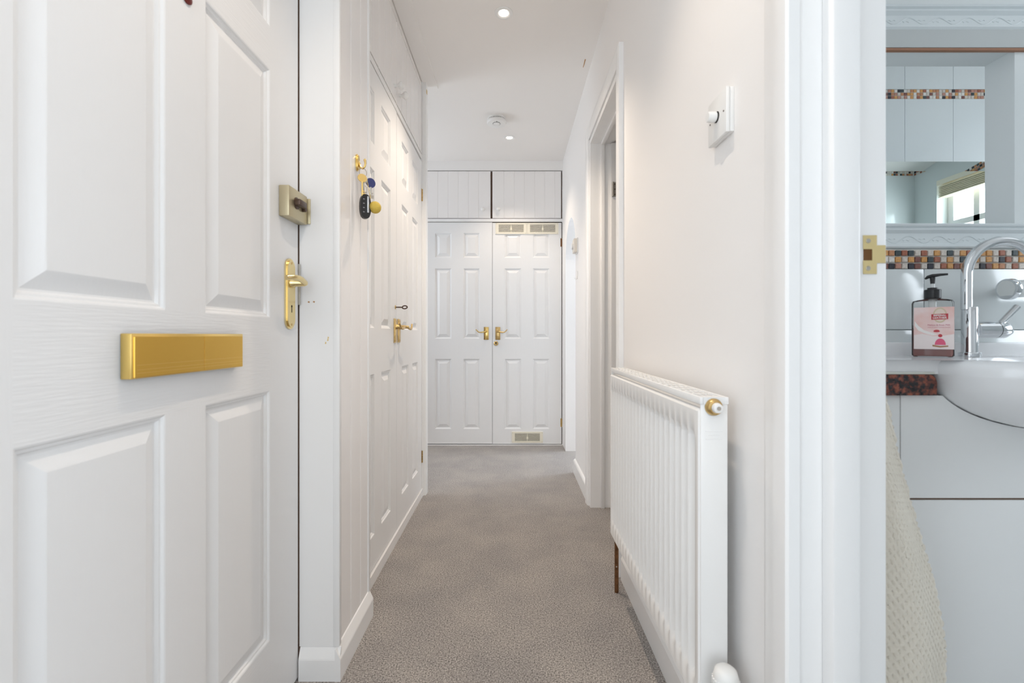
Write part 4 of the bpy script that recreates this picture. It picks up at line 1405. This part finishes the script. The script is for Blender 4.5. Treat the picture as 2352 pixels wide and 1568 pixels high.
flat('name_band', RED, lab, [(LU(452), LV(860)), (LU(730), LV(855)), (LU(732), LV(760)), (LU(452), LV(768))], 0.0007, 0.0010)
PINK = mat('label_pink', (0.72, 0.09, 0.19), 0.4)
flat('flower', PINK, lab, [(LU(600 + 92 * math.cos(a)), LV(1282 - 108 * max(0, math.sin(a)))) for a in [PI * i / 16 for i in range(17)]], 0.0005, 0.0008)
flat('flower_centre', RED, lab, [(LU(600 + 36 * math.cos(a)), LV(1128 + 28 * math.sin(a))) for a in [2 * PI * i / 14 for i in range(14)]], 0.0006, 0.0009)
flat('petal', RED, lab, [(LU(540 + 55 * math.cos(a)), LV(1058 + (30 if math.sin(a) < 0 else 12) * math.sin(a))) for a in [2 * PI * i / 16 for i in range(16)]], 0.0006, 0.0009)
flat('ribbon', mat('ribbon_gold', (0.36, 0.17, 0.07), 0.4), lab, [(LU(a), LV(b)) for a, b in [(470, 1280), (600, 1300), (730, 1290), (735, 1310), (600, 1325), (470, 1308)]], 0.0007, 0.0010)


def text(s, m, parent, cx, cz, size, y, bold=0.0):
    cu = bpy.data.curves.new('lettering', 'FONT')
    cu.body = s
    cu.size = size
    cu.align_x = 'CENTER'
    cu.align_y = 'CENTER'
    cu.offset = bold
    tmp = bpy.data.objects.new('lettering_source', cu)
    C.objects.link(tmp)
    bpy.context.view_layer.update()
    me = bpy.data.meshes.new_from_object(tmp.evaluated_get(bpy.context.evaluated_depsgraph_get()))
    bpy.data.objects.remove(tmp)
    o = bpy.data.objects.new('lettering', me)
    me.materials.clear()
    me.materials.append(m)
    C.objects.link(o)
    o.location = (cx, y, cz)
    o.rotation_euler = (PI / 2, 0, 0)
    o.parent = parent
    o.matrix_parent_inverse = Matrix.Translation(-parent.location)
    return o


TXW = mat('print_white', (0.85, 0.82, 0.78), 0.5)
yb_ = byc - hd - 0.00125
text('IMPERIAL', TXW, lab, LU(592), LV(790), 0.0052, yb_, 0.00012)
text('LEATHER', TXW, lab, LU(592), LV(831), 0.0056, yb_, 0.00012)
text('Mallow & Rose Milk', mat('print_rose', (0.55, 0.10, 0.18), 0.5), lab, LU(575), LV(950), 0.0046, yb_)
text('INDULGENT HAND WASH', mat('print_rose_pale', (0.62, 0.22, 0.28), 0.5), lab, LU(578), LV(990), 0.0031, yb_)
TFz = TF(zr)
one('collar', BLACK, sp, lambda b: lathe(b, [(0.0135, 0.133), (0.0148, 0.134), (0.0150, 0.1525), (0.0140, 0.1535), (0.0095, 0.1540), (0.0095, 0.1575), (0.005, 0.158)], bxc, byc, TFz, 28), 40, 'black pump collar')
one('pump_stem', mat('clear_stem', (0.70, 0.72, 0.72), 0.2), sp, lambda b: lathe(b, [(0.0040, 0.157), (0.0040, 0.169)], bxc, byc, TFz, 14), 40)
one('dip_tube', mat('clear_stem', (0.70, 0.72, 0.72), 0.2), sp, lambda b: lathe(b, [(0.0068, 0.100), (0.0068, 0.132)], bxc, byc, TFz, 14), 40)
one('pump_head', BLACK, sp, lambda b: [lathe(b, [(0.0040, 0.1665), (0.0052, 0.181)], bxc, byc, TFz, 16),
    tube(b, [(bxc - 0.013, byc, zr + 0.1785), (bxc - 0.008, byc, zr + 0.1828), (bxc, byc, zr + 0.1850), (bxc + 0.013, byc, zr + 0.1865), (bxc + 0.0255, byc, zr + 0.1865)], [0.0030, 0.0062, 0.0070, 0.0050, 0.0038], 14, flat=0.6)], 50, 'black pump nozzle')

sp.rotation_euler.z = -0.745

# ------------------------------------------------------------------ towel on a hook behind the lining
tw = thing('hand_towel', (0.64, 0.80, 0.2), 'cream waffle-weave towel hanging inside the bathroom doorway', 'towel')
key_r = [(965, 2046), (1010, 2056), (1055, 2067), (1146, 2094), (1240, 2124), (1330, 2150), (1430, 2172), (1500, 2180), (1568, 2178), (1700, 2170)]
TY = 0.80


def redge(z):
    q = 770 + (CAMZ - z) * 1050 / TY
    if q <= key_r[0][0]:
        return (key_r[0][1] - (key_r[0][0] - q) * 0.28 - 1177) * TY / 1050
    for (a, b), (c, d) in zip(key_r, key_r[1:]):
        if q <= c:
            return (b + (d - b) * (q - a) / (c - a) - 1177) * TY / 1050
    return (key_r[-1][1] - 1177) * TY / 1050


bm = B()
NU, NV = 110, 300
zt0, zt1 = 0.875, 0.225
vg = []
for j in range(NV + 1):
    z = zt0 + (zt1 - zt0) * j / NV
    xr_ = redge(z)
    xl_ = 0.572 + 0.03 * max(0, (z - 0.7)) 
    row = []
    for i in range(NU + 1):
        u = i / NU
        x = xl_ + (xr_ - xl_) * u
        spread = min(1.0, (zt0 - z) / 0.3)
        y = TY + 0.012 * math.sin(u * 7.5 + 0.6) * spread - 0.018 * math.sin(u * PI) * spread + 0.05 * (1 - spread) * 0
        # waffle cells: ridges on the diagonal of the hang
        du, dv = u * (0.10 + 0.10 * spread), (zt0 - z)
        p1 = (du * 0.75 + dv * 0.62) / 0.0105
        p2 = (du * 0.95 - dv * 0.55) / 0.0105
        rg = max(abs(math.cos(PI * p1)) ** 3, abs(math.cos(PI * p2)) ** 3)
        y -= 0.0040 * rg
        row.append(bm.verts.new((x, y, z)))
    vg.append(row)
for j in range(NV):
    for i in range(NU):
        bm.faces.new((vg[j][i], vg[j][i + 1], vg[j + 1][i + 1], vg[j + 1][i]))
tw_m = obj('towel_cloth', bm, CLOTH, tw, 60)
sol = tw_m.modifiers.new('thickness', 'SOLIDIFY')
sol.thickness = 0.004
sol.offset = -1
one('hanging_loop', CLOTH, tw, lambda b: tube(b, [(0.578, 0.80, 0.872), (0.574, 0.80, 0.888), (0.569, 0.80, 0.892)], 0.003, 8))
hh = thing('towel_hook', (0.546, 0.80, 0.87), 'small chrome towel hook behind the bathroom door lining', 'hook')
one('back_plate', CHROME, hh, lambda b: lathe(b, [(0.014, 0), (0.014, 0.004), (0.010, 0.006)], 0.80, 0.893, TL(0.545), 18), 40)
one('prong', CHROME, hh, lambda b: tube(b, [(0.549, 0.80, 0.893), (0.570, 0.80, 0.889), (0.580, 0.80, 0.893), (0.583, 0.80, 0.903)], 0.0035, 10), 60)
